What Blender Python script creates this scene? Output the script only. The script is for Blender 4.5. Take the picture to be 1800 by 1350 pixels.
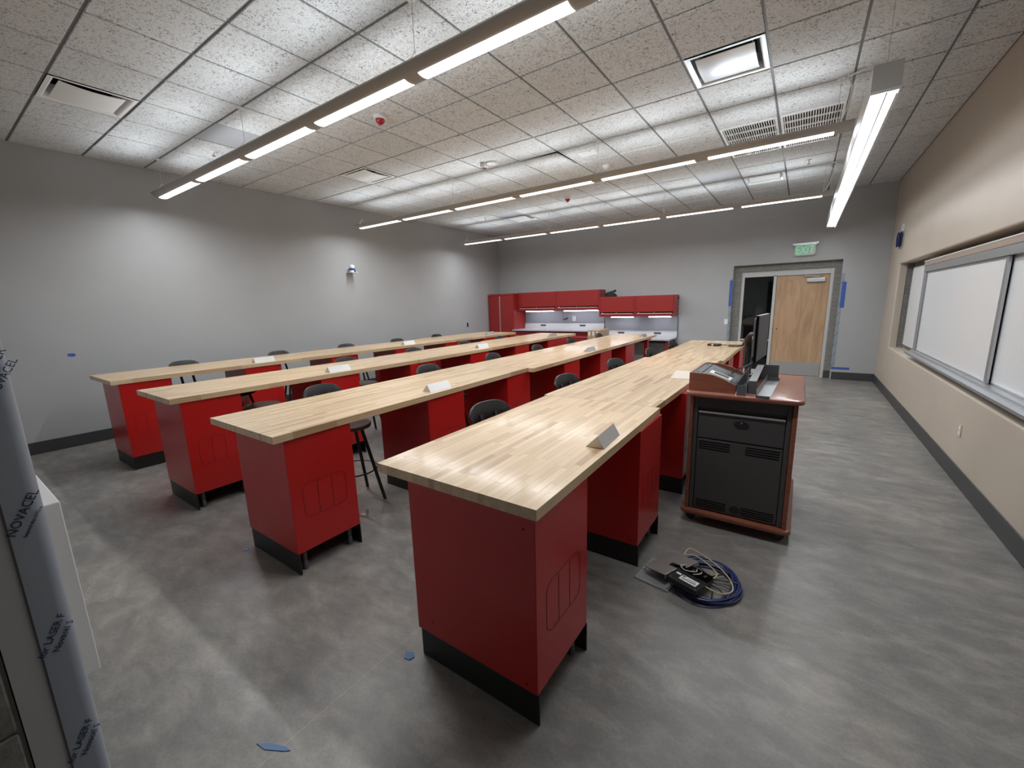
import bpy, bmesh, math, random
from mathutils import Vector, Matrix
random.seed(7)
for o in list(bpy.data.objects): bpy.data.objects.remove(o)
scene = bpy.context.scene
COL = scene.collection

# ------------------------------------------------------------------ camera
EYE = 1.6465
cam_d = bpy.data.cameras.new('camera'); cam = bpy.data.objects.new('camera', cam_d); COL.objects.link(cam)
cam_d.sensor_fit = 'HORIZONTAL'; cam_d.sensor_width = 36.0
cam_d.lens = 729.70 / 1800 * 36.0
cam_d.clip_start = 0.02
def rodrigues(w):
    v = Vector(w); return Matrix.Rotation(v.length, 3, v.normalized())
R = rodrigues((0.19190, 0.60260, 0.03110)) @ Matrix(((1, 0, 0), (0, 0, -1), (0, 1, 0)))   # world -> camera (x right, y down, z forward)
M3 = Matrix((R[0], -R[1], -R[2])).transposed()
cam.matrix_world = Matrix.Translation((0, 0, EYE)) @ M3.to_4x4()
scene.camera = cam

# ------------------------------------------------------------------ world, exposure
world = bpy.data.worlds.new('world'); scene.world = world; world.use_nodes = True
world.node_tree.nodes['Background'].inputs[0].default_value = (0.9, 0.95, 1.0, 1)
world.node_tree.nodes['Background'].inputs[1].default_value = 0.02
vs = scene.view_settings
vs.view_transform = 'Standard'; vs.look = 'None'; vs.gamma = 1.0; vs.exposure = 1.30; vs.use_curve_mapping = False
LENS_E, DOWN_W, UP_E, UP_W, WB_E, WB_W, LED_E = 2.4, 7.2, 0.6, 0.95, 0.45, 20.0, 8.0      # strengths of the lamps built below

# ------------------------------------------------------------------ room dimensions (metres)
XL, XR, YB, ZC = -7.568, 1.240, 10.386, 3.613
YF = 0.10                      # room face of the front wall (the camera stands in its opening)
GX, GY, T = -4.0526, 1.0127, 0.6096     # ceiling grid

# ------------------------------------------------------------------ materials
def mat(name, col, rough=0.5, metal=0.0, spec=0.5, emit=None, estr=0.0, alpha=None, trans=0.0, coat=0.0):
    m = bpy.data.materials.new(name); m.use_nodes = True
    b = m.node_tree.nodes['Principled BSDF']
    b.inputs['Base Color'].default_value = (*col, 1); b.inputs['Roughness'].default_value = rough
    b.inputs['Metallic'].default_value = metal; b.inputs['Specular IOR Level'].default_value = spec
    b.inputs['Transmission Weight'].default_value = trans; b.inputs['Coat Weight'].default_value = coat
    if emit: b.inputs['Emission Color'].default_value = (*emit, 1); b.inputs['Emission Strength'].default_value = estr
    if alpha is not None: b.inputs['Alpha'].default_value = alpha
    return m
def nt(m): return m.node_tree, m.node_tree.nodes['Principled BSDF']
def N(t, kind, **kw):
    n = t.nodes.new(kind)
    for k, v in kw.items():
        if k in n.inputs: n.inputs[k].default_value = v
        else: setattr(n, k, v)
    return n
def ramp(t, fac, stops):
    r = t.nodes.new('ShaderNodeValToRGB'); e = r.color_ramp.elements
    while len(e) < len(stops): e.new(0.5)
    for k, (p, c) in enumerate(stops): e[k].position = p; e[k].color = (*c, 1) if len(c) == 3 else c
    t.links.new(fac, r.inputs[0]); return r
def coords(t, scale=(1, 1, 1), rot=(0, 0, 0), kind='Object'):
    c = t.nodes.new('ShaderNodeTexCoord'); mp = t.nodes.new('ShaderNodeMapping')
    mp.inputs['Scale'].default_value = scale; mp.inputs['Rotation'].default_value = rot
    t.links.new(c.outputs[kind], mp.inputs[0]); return mp.outputs[0]
def noise(t, vec, scale, detail=4, rough=0.55, dist=0.0):
    n = N(t, 'ShaderNodeTexNoise', Scale=scale, Detail=detail, Roughness=rough, Distortion=dist)
    t.links.new(vec, n.inputs['Vector']); return n.outputs[0]
def bump(t, b, h, strength, dist=0.01):
    n = N(t, 'ShaderNodeBump', Strength=strength, Distance=dist)
    t.links.new(h, n.inputs['Height']); t.links.new(n.outputs[0], b.inputs['Normal'])
def mixc(t, fac, a, b, mode='MIX'):
    n = t.nodes.new('ShaderNodeMix'); n.data_type = 'RGBA'; n.blend_type = mode
    for s, v in ((0, fac), (6, a), (7, b)):
        if hasattr(v, 'links') or isinstance(v, bpy.types.NodeSocket): t.links.new(v, n.inputs[s])
        elif isinstance(v, tuple): n.inputs[s].default_value = (*v, 1)
        else: n.inputs[s].default_value = v
    return n.outputs[2]

def wall_paint(name, col):
    m = mat(name, col, 0.42, spec=0.35); t, b = nt(m)
    v = coords(t, kind='Object'); bump(t, b, noise(t, v, 260, 2), 0.08, 0.002)
    c = ramp(t, noise(t, v, 1.3, 3), [(0.3, tuple(x * 0.96 for x in col)), (0.7, tuple(min(1, x * 1.03) for x in col))])
    t.links.new(c.outputs[0], b.inputs['Base Color']); return m
GREY = wall_paint('grey_wall_paint', (0.385, 0.388, 0.392))
TAN = wall_paint('tan_wall_paint', (0.49, 0.42, 0.345))

def concrete_floor():
    m = mat('polished_concrete', (0.2, 0.19, 0.18), 0.3, spec=0.5); t, b = nt(m)
    v = coords(t)
    big = noise(t, v, 0.7, 6, 0.6, 0.2)
    c1 = ramp(t, big, [(0.30, (0.152, 0.148, 0.144)), (0.5, (0.198, 0.188, 0.177)), (0.70, (0.275, 0.250, 0.222))])
    v2 = coords(t, (1.0, 1.9, 1), (0, 0, -0.55))
    mid = noise(t, v2, 4.5, 8, 0.66, 0.35)
    c2 = ramp(t, mid, [(0.30, (0.72, 0.72, 0.72)), (0.5, (1, 1, 1)), (0.68, (1.42, 1.40, 1.36))])
    col = mixc(t, 0.9, c1.outputs[0], c2.outputs[0], 'MULTIPLY')
    patch = noise(t, coords(t, (1.0, 1.6, 1), (0, 0, 0.3)), 1.5, 9, 0.74, 0.2)
    pr = ramp(t, patch, [(0.56, (0, 0, 0)), (0.70, (0.55, 0.55, 0.55))])
    col = mixc(t, pr.outputs[0], col, (0.36, 0.335, 0.30))
    fine = ramp(t, noise(t, v, 70, 5, 0.75), [(0.3, (0.84, 0.84, 0.84)), (0.7, (1.14, 1.14, 1.13))])
    col = mixc(t, 1.0, col, fine.outputs[0], 'MULTIPLY')
    sep = t.nodes.new('ShaderNodeSeparateXYZ'); cc = t.nodes.new('ShaderNodeTexCoord'); t.links.new(cc.outputs['Object'], sep.inputs[0])
    def line(sock, pos, w):                      # saw-cut control joint
        a = N(t, 'ShaderNodeMath', operation='SUBTRACT'); t.links.new(sock, a.inputs[0]); a.inputs[1].default_value = pos
        a2 = N(t, 'ShaderNodeMath', operation='ABSOLUTE'); t.links.new(a.outputs[0], a2.inputs[0])
        a3 = N(t, 'ShaderNodeMath', operation='LESS_THAN'); t.links.new(a2.outputs[0], a3.inputs[0]); a3.inputs[1].default_value = w
        return a3.outputs[0]
    for s_, p_ in ((sep.outputs[0], -1.505), (sep.outputs[0], -3.36), (sep.outputs[1], 5.9)):
        g = N(t, 'ShaderNodeMath', operation='MULTIPLY'); t.links.new(line(s_, p_, 0.0022), g.inputs[0]); g.inputs[1].default_value = 0.5
        col = mixc(t, g.outputs[0], col, (0.40, 0.36, 0.31))
    t.links.new(col, b.inputs['Base Color'])
    rr = ramp(t, noise(t, v, 2.1, 5, 0.6), [(0.3, (0.30,) * 3), (0.7, (0.46,) * 3)])
    t.links.new(rr.outputs[0], b.inputs['Roughness'])
    bump(t, b, mid, 0.04, 0.004); return m
FLOOR = concrete_floor()

def tile_mat():
    m = mat('fissured_ceiling_tile', (0.7, 0.69, 0.67), 0.9, spec=0.1); t, b = nt(m)
    v = coords(t); ob = t.nodes.new('ShaderNodeObjectInfo')
    add = N(t, 'ShaderNodeVectorMath', operation='ADD'); t.links.new(v, add.inputs[0])
    sc = N(t, 'ShaderNodeVectorMath', operation='SCALE'); t.links.new(ob.outputs['Location'], sc.inputs[0]); sc.inputs['Scale'].default_value = 3.7
    t.links.new(sc.outputs[0], add.inputs[1]); vv = add.outputs[0]
    n1 = noise(t, vv, 62, 4, 0.62, 1.3); n2 = noise(t, vv, 9, 2)
    pit = ramp(t, n1, [(0.395, (0.0,) * 3), (0.455, (1.0,) * 3)])
    dens = ramp(t, n2, [(0.3, (0.35,) * 3), (0.65, (1.0,) * 3)])
    inv = N(t, 'ShaderNodeMath', operation='SUBTRACT'); inv.inputs[0].default_value = 1; t.links.new(pit.outputs[0], inv.inputs[1])
    f = N(t, 'ShaderNodeMath', operation='MULTIPLY'); t.links.new(inv.outputs[0], f.inputs[0]); t.links.new(dens.outputs[0], f.inputs[1])
    base = ramp(t, ob.outputs['Random'], [(0, (0.625, 0.635, 0.642)), (1, (0.68, 0.69, 0.697))])
    col = mixc(t, f.outputs[0], base.outputs[0], (0.16, 0.155, 0.15))
    t.links.new(col, b.inputs['Base Color'])
    mi = N(t, 'ShaderNodeMath', operation='SUBTRACT'); mi.inputs[0].default_value = 1; t.links.new(f.outputs[0], mi.inputs[1])
    bump(t, b, mi.outputs[0], 0.6, 0.004); return m
TILE = tile_mat()
TEE = mat('grid_tee_grey', (0.15, 0.15, 0.15), 0.5)
TEE_W = mat('grid_tee_white', (0.6, 0.6, 0.59), 0.4)

def wood_mat():
    m = mat('butcher_block_wood', (0.6, 0.45, 0.28), 0.38, spec=0.5, coat=0.30); t, b = nt(m)
    b.inputs['Coat Roughness'].default_value = 0.12
    at = N(t, 'ShaderNodeAttribute', attribute_name='rnd')
    base = ramp(t, at.outputs['Fac'], [(0.0, (0.42, 0.265, 0.145)), (0.12, (0.51, 0.35, 0.20)), (0.5, (0.58, 0.415, 0.25)), (1.0, (0.645, 0.475, 0.30))])
    g = t.nodes.new('ShaderNodeNewGeometry')
    mp = t.nodes.new('ShaderNodeMapping'); mp.inputs['Scale'].default_value = (60, 2.2, 60); t.links.new(g.outputs['Position'], mp.inputs[0])
    sh = N(t, 'ShaderNodeMath', operation='MULTIPLY'); t.links.new(at.outputs['Fac'], sh.inputs[0]); sh.inputs[1].default_value = 57
    cb = t.nodes.new('ShaderNodeCombineXYZ'); t.links.new(sh.outputs[0], cb.inputs[0]); t.links.new(sh.outputs[0], cb.inputs[1])
    ad = N(t, 'ShaderNodeVectorMath', operation='ADD'); t.links.new(mp.outputs[0], ad.inputs[0]); t.links.new(cb.outputs[0], ad.inputs[1])
    gr = ramp(t, noise(t, ad.outputs[0], 1.0, 4, 0.6, 0.6), [(0.3, (0.86, 0.84, 0.81)), (0.6, (1.04, 1.04, 1.04))])
    c = mixc(t, 0.9, base.outputs[0], gr.outputs[0], 'MULTIPLY')
    t.links.new(c, b.inputs['Base Color']); return m
WOOD = wood_mat()

def red_mat():
    m = mat('red_powder_coat', (0.42, 0.014, 0.012), 0.24, spec=0.5); t, b = nt(m)
    v = coords(t); bump(t, b, noise(t, v, 420, 2), 0.06, 0.001); return m
RED = red_mat()
RED2 = mat('bright_red_enamel', (0.27, 0.017, 0.016), 0.35)
BLACK = mat('black_plastic', (0.012, 0.012, 0.013), 0.42)
BLACKM = mat('black_steel', (0.010, 0.010, 0.010), 0.38, spec=0.5)
VOID = mat('dark_void', (0.004, 0.004, 0.004), 0.9, spec=0.0)
KICK = mat('black_kick_plate', (0.008, 0.008, 0.008), 0.42)
GROOVE = mat('scored_line', (0.10, 0.004, 0.004), 0.7)
BASEB = mat('charcoal_vinyl_base', (0.045, 0.046, 0.047), 0.42)
STEEL = mat('brushed_stainless', (0.58, 0.58, 0.57), 0.46, metal=1.0)
CHROME = mat('chrome', (0.75, 0.75, 0.75), 0.12, metal=1.0)
ALU = mat('satin_aluminium', (0.55, 0.56, 0.58), 0.35, metal=0.85)
FRAME = mat('grey_door_frame_paint', (0.50, 0.50, 0.49), 0.35)
WHITE = mat('white_plastic', (0.72, 0.72, 0.71), 0.4)
WHITEM = mat('white_enamel', (0.78, 0.78, 0.775), 0.28)
BOARD = mat('whiteboard_face', (0.74, 0.745, 0.75), 0.16, spec=0.5)
LAMPBODY = mat('lamp_housing', (0.34, 0.32, 0.295), 0.38, metal=0.15)
WBBODY = mat('pale_grey_housing', (0.55, 0.55, 0.54), 0.35)
LENS = mat('lamp_lens', (0.9, 0.9, 0.9), 0.4, emit=(1.0, 0.99, 0.985), estr=LENS_E)
UPL = mat('lamp_uplight', (0.9, 0.9, 0.9), 0.4, emit=(0.88, 0.95, 1.0), estr=UP_E)
WBL = mat('frosted_lens', (0.8, 0.85, 0.9), 0.4, emit=(0.80, 0.91, 1.0), estr=WB_E)
WBL2 = mat('frosted_lens_bright_edge', (0.9, 0.9, 0.9), 0.4, emit=(0.93, 0.98, 1.0), estr=WB_E * 1.5)
LED = mat('led_strip', (0.9, 0.9, 0.9), 0.4, emit=(0.86, 0.90, 1.0), estr=LED_E)
BLUE_TAPE = mat('blue_tape', (0.035, 0.10, 0.38), 0.6)
BLUE_TAPE2 = mat('pale_blue_tape_scrap', (0.13, 0.21, 0.38), 0.7)
BLUE_CABLE = mat('blue_cable_jacket', (0.020, 0.034, 0.125), 0.4)
YELLOW_CABLE = mat('cream_cable_jacket', (0.62, 0.52, 0.30), 0.45)
DARKG = mat('charcoal_steel', (0.050, 0.049, 0.048), 0.45)
MIDG = mat('grey_steel', (0.085, 0.087, 0.090), 0.40)
CONSOLE = mat('slate_console_plate', (0.075, 0.080, 0.088), 0.42)
BENCHGREY = mat('grey_laminate', (0.40, 0.40, 0.42), 0.35)
PANELGREY = mat('grey_back_panel', (0.24, 0.25, 0.275), 0.5)
CARD = mat('cardboard', (0.42, 0.29, 0.18), 0.8)
SCREEN = mat('screen_grey', (0.10, 0.10, 0.102), 0.6, spec=0.25)
LCD = mat('lcd_green_grey', (0.10, 0.12, 0.10), 0.2)
REDLENS = mat('red_strobe_cap', (0.38, 0.02, 0.03), 0.2)
GREYTILE = mat('blank_grey_tile', (0.40, 0.41, 0.44), 0.6)
GREEN = mat('exit_green', (0.12, 0.52, 0.25), 0.4, emit=(0.1, 0.75, 0.33), estr=0.22)
ACRYL = mat('clear_acrylic', (0.70, 0.74, 0.71), 0.2, alpha=0.55)
INK = mat('dark_blue_ink', (0.010, 0.018, 0.06), 0.6)
TEXTW = mat('white_label', (0.75, 0.75, 0.73), 0.5)
CORRID = mat('corridor_wall_dark', (0.17, 0.18, 0.185), 0.7)
def film_mat():
    m = mat('protective_film', (0.26, 0.29, 0.33), 0.33, spec=0.5); t, b = nt(m)
    v = coords(t, (1, 1, 0.15)); bump(t, b, noise(t, v, 30, 3), 0.15, 0.003); return m
FILM = film_mat()
def cherry_mat():
    m = mat('cherry_laminate', (0.25, 0.085, 0.045), 0.35); t, b = nt(m)
    v = coords(t, (3, 30, 30)); c = ramp(t, noise(t, v, 2.0, 5, 0.6, 0.8), [(0.3, (0.155, 0.046, 0.027)), (0.7, (0.23, 0.078, 0.045))])
    t.links.new(c.outputs[0], b.inputs['Base Color']); return m
CHERRY = cherry_mat()
def topcherry():
    m = mat('pinkish_cherry_top', (0.40, 0.20, 0.15), 0.22); t, b = nt(m)
    v = coords(t); c = ramp(t, noise(t, v, 45, 5, 0.65), [(0.3, (0.27, 0.115, 0.085)), (0.7, (0.36, 0.165, 0.125))])
    t.links.new(c.outputs[0], b.inputs['Base Color']); return m
CHERRYTOP = topcherry()
def door_mat():
    m = mat('maple_door_veneer', (0.5, 0.32, 0.18), 0.38); t, b = nt(m)
    v = coords(t, (5, 5, 0.7)); n = noise(t, v, 1.6, 6, 0.6, 1.2)
    c = ramp(t, n, [(0.28, (0.36, 0.215, 0.12)), (0.5, (0.47, 0.30, 0.175)), (0.72, (0.545, 0.365, 0.225))])
    t.links.new(c.outputs[0], b.inputs['Base Color']); return m
DOORW = door_mat()
def cmu_mat():
    m = mat('bare_concrete_block', (0.2, 0.195, 0.18), 0.9, spec=0.15); t, b = nt(m)
    v = coords(t); c = ramp(t, noise(t, v, 38, 6, 0.75), [(0.3, (0.135, 0.13, 0.12)), (0.7, (0.27, 0.26, 0.24))])
    t.links.new(c.outputs[0], b.inputs['Base Color']); bump(t, b, noise(t, v, 90, 5, 0.8), 0.5, 0.004); return m
CMU = cmu_mat()
MORTAR = mat('mortar', (0.36, 0.345, 0.32), 0.95, spec=0.1)
def stool_mat():
    m = mat('stool_seat_masonite', (0.2, 0.16, 0.13), 0.3); t, b = nt(m)
    v = coords(t); c = ramp(t, noise(t, v, 60, 5), [(0.3, (0.34, 0.295, 0.255)), (0.7, (0.43, 0.38, 0.335))])
    t.links.new(c.outputs[0], b.inputs['Base Color']); return m
SEAT = stool_mat()
SEATRIM = mat('stool_seat_rim', (0.10, 0.062, 0.045), 0.4)
def glass_mat():
    m = bpy.data.materials.new('dark_glass'); m.use_nodes = True; t = m.node_tree
    for n in list(t.nodes): t.nodes.remove(n)
    out = t.nodes.new('ShaderNodeOutputMaterial'); g = N(t, 'ShaderNodeBsdfGlossy', Roughness=0.02); tr = t.nodes.new('ShaderNodeBsdfTransparent')
    tr.inputs[0].default_value = (0.72, 0.76, 0.78, 1); mx = t.nodes.new('ShaderNodeMixShader'); fr = N(t, 'ShaderNodeFresnel', IOR=1.5)
    t.links.new(fr.outputs[0], mx.inputs[0]); t.links.new(tr.outputs[0], mx.inputs[1]); t.links.new(g.outputs[0], mx.inputs[2]); t.links.new(mx.outputs[0], out.inputs[0])
    return m
GLASS = glass_mat()

# ------------------------------------------------------------------ mesh helpers
class MB:
    def __init__(s): s.v = []; s.f = []
    def add(s, vs, fs):
        k = len(s.v); s.v += [tuple(x) for x in vs]; s.f += [tuple(i + k for i in f) for f in fs]; return s
    def box(s, x0, x1, y0, y1, z0, z1):
        v = [(x, y, z) for z in (z0, z1) for y in (y0, y1) for x in (x0, x1)]
        return s.add(v, [(0, 2, 3, 1), (4, 5, 7, 6), (0, 1, 5, 4), (1, 3, 7, 5), (3, 2, 6, 7), (2, 0, 4, 6)])
    def prism(s, poly, axis, a, b):
        """poly: list of 2D points; extruded along axis from a to b (remaining axes in cyclic x,y,z order)."""
        def P(p, t):
            if axis == 0: return (t, p[0], p[1])
            if axis == 1: return (p[0], t, p[1])
            return (p[0], p[1], t)
        n = len(poly); v = [P(p, a) for p in poly] + [P(p, b) for p in poly]
        f = [tuple(range(n))[::-1], tuple(range(n, 2 * n))] + [(i, (i + 1) % n, n + (i + 1) % n, n + i) for i in range(n)]
        return s.add(v, f)
    def quadbar(s, p, q, w, h, up=(0, 0, 1)):
        p, q, up = Vector(p), Vector(q), Vector(up); d = (q - p).normalized(); sd = d.cross(up).normalized(); u = sd.cross(d)
        v = [c + sd * a * w / 2 + u * b_ * h / 2 for c in (p, q) for a, b_ in ((-1, -1), (1, -1), (1, 1), (-1, 1))]
        return s.add(v, [(3, 2, 1, 0), (4, 5, 6, 7), (0, 1, 5, 4), (1, 2, 6, 5), (2, 3, 7, 6), (3, 0, 4, 7)])
    def tube(s, pts, r, n=8, closed=False, caps=True):
        pts = [Vector(p) for p in pts]; m = len(pts); rings = []
        prev = None
        for i, p in enumerate(pts):
            a = pts[(i - 1) % m] if (closed or i > 0) else p; b = pts[(i + 1) % m] if (closed or i < m - 1) else p
            d = (b - a).normalized()
            if prev is None:
                u = Vector((0, 0, 1)) if abs(d.z) < 0.9 else Vector((1, 0, 0))
            else: u = prev
            u = (u - d * u.dot(d)).normalized(); prev = u; w = d.cross(u)
            rr = r[i] if isinstance(r, (list, tuple)) else r
            rings.append([p + (u * math.cos(2 * math.pi * k / n) + w * math.sin(2 * math.pi * k / n)) * rr for k in range(n)])
        v = [x for rg in rings for x in rg]; f = []
        for i in range(m if closed else m - 1):
            j = (i + 1) % m
            for k in range(n): f.append((i * n + k, i * n + (k + 1) % n, j * n + (k + 1) % n, j * n + k))
        if caps and not closed: f.append(tuple(range(n))[::-1]); f.append(tuple(range((m - 1) * n, m * n)))
        return s.add(v, f)
    def lathe(s, prof, n=24, c=(0, 0, 0)):
        v = [(c[0] + r * math.cos(2 * math.pi * k / n), c[1] + r * math.sin(2 * math.pi * k / n), c[2] + z) for r, z in prof for k in range(n)]
        f = []
        for i in range(len(prof) - 1):
            for k in range(n): f.append((i * n + k, i * n + (k + 1) % n, (i + 1) * n + (k + 1) % n, (i + 1) * n + k))
        f.append(tuple(range(n))[::-1]); f.append(tuple(range((len(prof) - 1) * n, len(prof) * n)))
        return s.add(v, f)
    def mesh(s, name, m):
        me = bpy.data.meshes.new(name); me.from_pydata(s.v, [], s.f); me.materials.append(m); me.validate(); me.update(); return me
    def build(s, name, m, parent=None, bevel=0.0, seg=2, smooth=False, loc=None):
        me = s.mesh(name, m)
        bm = bmesh.new(); bm.from_mesh(me); bmesh.ops.recalc_face_normals(bm, faces=bm.faces)
        if bevel:
            es = [e for e in bm.edges if len(e.link_faces) == 2 and e.calc_face_angle(0) > 0.6]
            bmesh.ops.bevel(bm, geom=es, offset=bevel, segments=seg, profile=0.5, affect='EDGES', clamp_overlap=True)
        if smooth:
            for f in bm.faces: f.smooth = True
            for e in bm.edges:
                if len(e.link_faces) == 2 and e.calc_face_angle(0) > 0.7: e.smooth = False
        bm.to_mesh(me); bm.free()
        o = bpy.data.objects.new(name, me); COL.objects.link(o)
        if parent: o.parent = parent
        if loc: o.location = loc
        return o
def box(name, m, x0, x1, y0, y1, z0, z1, parent=None, bevel=0.0, seg=2):
    return MB().box(x0, x1, y0, y1, z0, z1).build(name, m, parent, bevel, seg)
def empty(name, loc=(0, 0, 0), rz=0.0):
    o = bpy.data.objects.new(name, None); COL.objects.link(o); o.location = loc; o.rotation_euler.z = rz; o.empty_display_size = 0.1; return o
def tag(o, label, cat, group=None):
    o['label'] = label; o['category'] = cat
    if group: o['group'] = group
    return o
def struct(o): o['kind'] = 'structure'; return o
def copy_tree(o, parent=None):
    c = o.copy(); COL.objects.link(c); c.parent = parent
    for ch in list(o.children): copy_tree(ch, c)
    return c
def inst(me, name, loc, parent=None, rot=None, scale=None):
    o = bpy.data.objects.new(name, me); COL.objects.link(o); o.location = loc
    if rot: o.rotation_euler = rot
    if scale: o.scale = scale
    if parent: o.parent = parent
    return o
def text(name, body, size, m, parent, matrix, align='CENTER', extrude=0.0003):
    cu = bpy.data.curves.new(name, 'FONT'); cu.body = body; cu.size = size; cu.align_x = align; cu.align_y = 'CENTER'; cu.extrude = extrude; cu.resolution_u = 3
    tmp = bpy.data.objects.new('tmp', cu); COL.objects.link(tmp)
    bpy.context.view_layer.update()
    me = bpy.data.meshes.new_from_object(tmp.evaluated_get(bpy.context.evaluated_depsgraph_get()))
    bpy.data.objects.remove(tmp); me.materials.clear(); me.materials.append(m)
    o = bpy.data.objects.new(name, me); COL.objects.link(o); o.matrix_world = matrix
    if parent: o.parent = parent
    return o
ORD = ['first', 'second', 'third', 'fourth', 'fifth', 'sixth', 'seventh', 'eighth']

# wall sheet with rectangular openings; plane given by axis (0: x = const, 1: y = const), front at p, thickness to q
def wall_sheet(name, m, axis, p, q, u0, u1, v0, v1, holes=(), bull=0.0):
    us = sorted({u0, u1, *[h[i] for h in holes for i in (0, 1)]}); vs_ = sorted({v0, v1, *[h[i] for h in holes for i in (2, 3)]})
    def inh(u, v): return any(h[0] < u < h[1] and h[2] < v < h[3] for h in holes)
    P = (lambda t, u, v: (t, u, v)) if axis == 0 else (lambda t, u, v: (u, t, v))
    bm = bmesh.new(); vc = {}
    def V(t, u, v):
        k = (round(t, 5), round(u, 5), round(v, 5))
        if k not in vc: vc[k] = bm.verts.new(P(t, u, v))
        return vc[k]
    nu, nv = len(us) - 1, len(vs_) - 1
    solid = lambda i, j: 0 <= i < nu and 0 <= j < nv and not inh((us[i] + us[i + 1]) / 2, (vs_[j] + vs_[j + 1]) / 2)
    edges = []
    for i in range(nu):
        for j in range(nv):
            if not solid(i, j): continue
            a, b, c, d = us[i], us[i + 1], vs_[j], vs_[j + 1]
            bm.faces.new([V(p, a, c), V(p, b, c), V(p, b, d), V(p, a, d)]); bm.faces.new([V(q, a, c), V(q, a, d), V(q, b, d), V(q, b, c)])
            for (di, dj, e) in ((-1, 0, ((a, c), (a, d))), (1, 0, ((b, c), (b, d))), (0, -1, ((a, c), (b, c))), (0, 1, ((a, d), (b, d)))):
                if not solid(i + di, j + dj):
                    bm.faces.new([V(p, *e[0]), V(p, *e[1]), V(q, *e[1]), V(q, *e[0])])
                    if 0 <= i + di < nu and 0 <= j + dj < nv: edges.append((V(p, *e[0]), V(p, *e[1])))
    bmesh.ops.recalc_face_normals(bm, faces=bm.faces)
    if bull:
        es = [bm.edges.get(e) for e in edges]
        bmesh.ops.bevel(bm, geom=[e for e in es if e], offset=bull, segments=5, profile=0.5, affect='EDGES')
    me = bpy.data.meshes.new(name); bm.to_mesh(me); bm.free(); me.materials.append(m)
    o = bpy.data.objects.new(name, me); COL.objects.link(o); return struct(o)

# ================================================================== SETTING
floor = struct(box('floor', FLOOR, XL - 0.15, 1.62, -2.2, 13.2, -0.12, 0.0))
wall_left = struct(box('wall_left', GREY, XL - 0.12, XL, YF - 0.10, YB + 0.1, 0, ZC + 0.25))
wall_back = wall_sheet('wall_back', GREY, 1, YB, YB + 0.10, XL, XR, 0, ZC + 0.25, [(-1.285, 0.572, 0, 2.322)], 0.018)
RY0, RY1, RZ0, RZ1 = 0.9, 9.30, 0.775, 2.118        # whiteboard recess
wall_right = wall_sheet('wall_right', TAN, 0, XR, XR + 0.10, 0.0, YB, 0, ZC + 0.25, [(RY0, RY1, RZ0, RZ1)], 0.02)
FX0, FX1, FZ = -1.25, 0.86, 2.32                    # opening in the front wall, where the camera stands
wall_front = wall_sheet('wall_front', GREY, 1, YF, 0.0, XL, XR + 0.1, 0, ZC + 0.25, [(FX0, FX1, 0, FZ)], 0.018)
wall_hall = struct(box('wall_hall', GREY, XL, 1.62, -2.2, -2.1, 0, 3.0))
ceil_hall = struct(box('ceiling_hall', WHITE, XL, 1.62, -2.1, -0.32, 2.9, 3.0))
corr = struct(wall_sheet('wall_corridor', CORRID, 1, 13.0, 13.1, -4.0, 3.0, 0, 3.0))
box('ceiling_corridor', CORRID, -4.0, 3.0, 10.75, 13.1, 2.75, 2.85, corr)
box('side_corridor', CORRID, -4.1, -4.0, 10.75, 13.1, 0, 2.85, corr); box('side_corridor', CORRID, 3.0, 3.1, 10.75, 13.1, 0, 2.85, corr)

# bare block courses (each block a part)
def cmu_block_mesh(lx, ly, lz):
    return MB().box(0, lx, 0, ly, 0, lz)
def cmu_face(parent, axis, u0, u1, v0, v1, p, depth, first=0.0, course=0.2032, lb=0.406):
    """blocks laid in the plane axis = p (front), running to p + depth; mortar joints recessed"""
    j = int(math.floor(v0 / course)); g = 0.005
    while j * course < v1:
        a0, a1 = max(v0, j * course), min(v1, (j + 1) * course)
        i = math.floor((u0 - first) / lb) - 1
        while True:
            s0 = first + i * lb + (lb / 2 if j % 2 else 0); s1 = s0 + lb
            if s0 >= u1: break
            b0, b1 = max(u0, s0), min(u1, s1)
            if b1 - b0 > 0.015 and a1 - a0 > 0.015:
                lo, hi = min(p, p + depth), max(p, p + depth)
                mb = MB()
                if axis == 0: mb.box(lo, hi, b0 + g, b1 - g, a0 + g, a1 - g)
                else: mb.box(b0 + g, b1 - g, lo, hi, a0 + g, a1 - g)
                mb.build('concrete_block', CMU, parent, 0.003, 1)
            i += 1
        j += 1
# back opening: block wall seen round the door frame
YK = YB + 0.10
cmu_back = struct(wall_sheet('wall_block_back', MORTAR, 1, YK + 0.012, YK + 0.19, -1.75, 1.05, 0, 2.75, [(-1.135, 0.462, 0, 2.185)]))
cmu_face(cmu_back, 1, -1.40, -1.137, 0, 2.20, YK + 0.004, 0.05, -1.137)
cmu_face(cmu_back, 1, 0.464, 0.70, 0, 2.20, YK + 0.004, 0.05, 0.464)
cmu_face(cmu_back, 1, -1.40, 0.70, 2.187, 2.40, YK + 0.004, 0.05, -1.4)
# recess: block wall behind the whiteboards
cmu_right = struct(box('wall_block_right', MORTAR, XR + 0.195, XR + 0.32, 0.0, RY1 + 0.12, 0.5, 2.4))
box('block_return', MORTAR, XR + 0.10, XR + 0.195, RY1 + 0.012, RY1 + 0.12, 0.5, 2.4, cmu_right)
cmu_face(cmu_right, 0, RY1 - 0.85, RY1 + 0.01, RZ0 - 0.1, RZ1 + 0.1, XR + 0.185, 0.05, RY1 - 0.81)
cmu_face(cmu_right, 1, XR + 0.102, XR + 0.185, RZ0 - 0.1, RZ1 + 0.1, RY1 + 0.004, 0.05, XR + 0.0)
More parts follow.
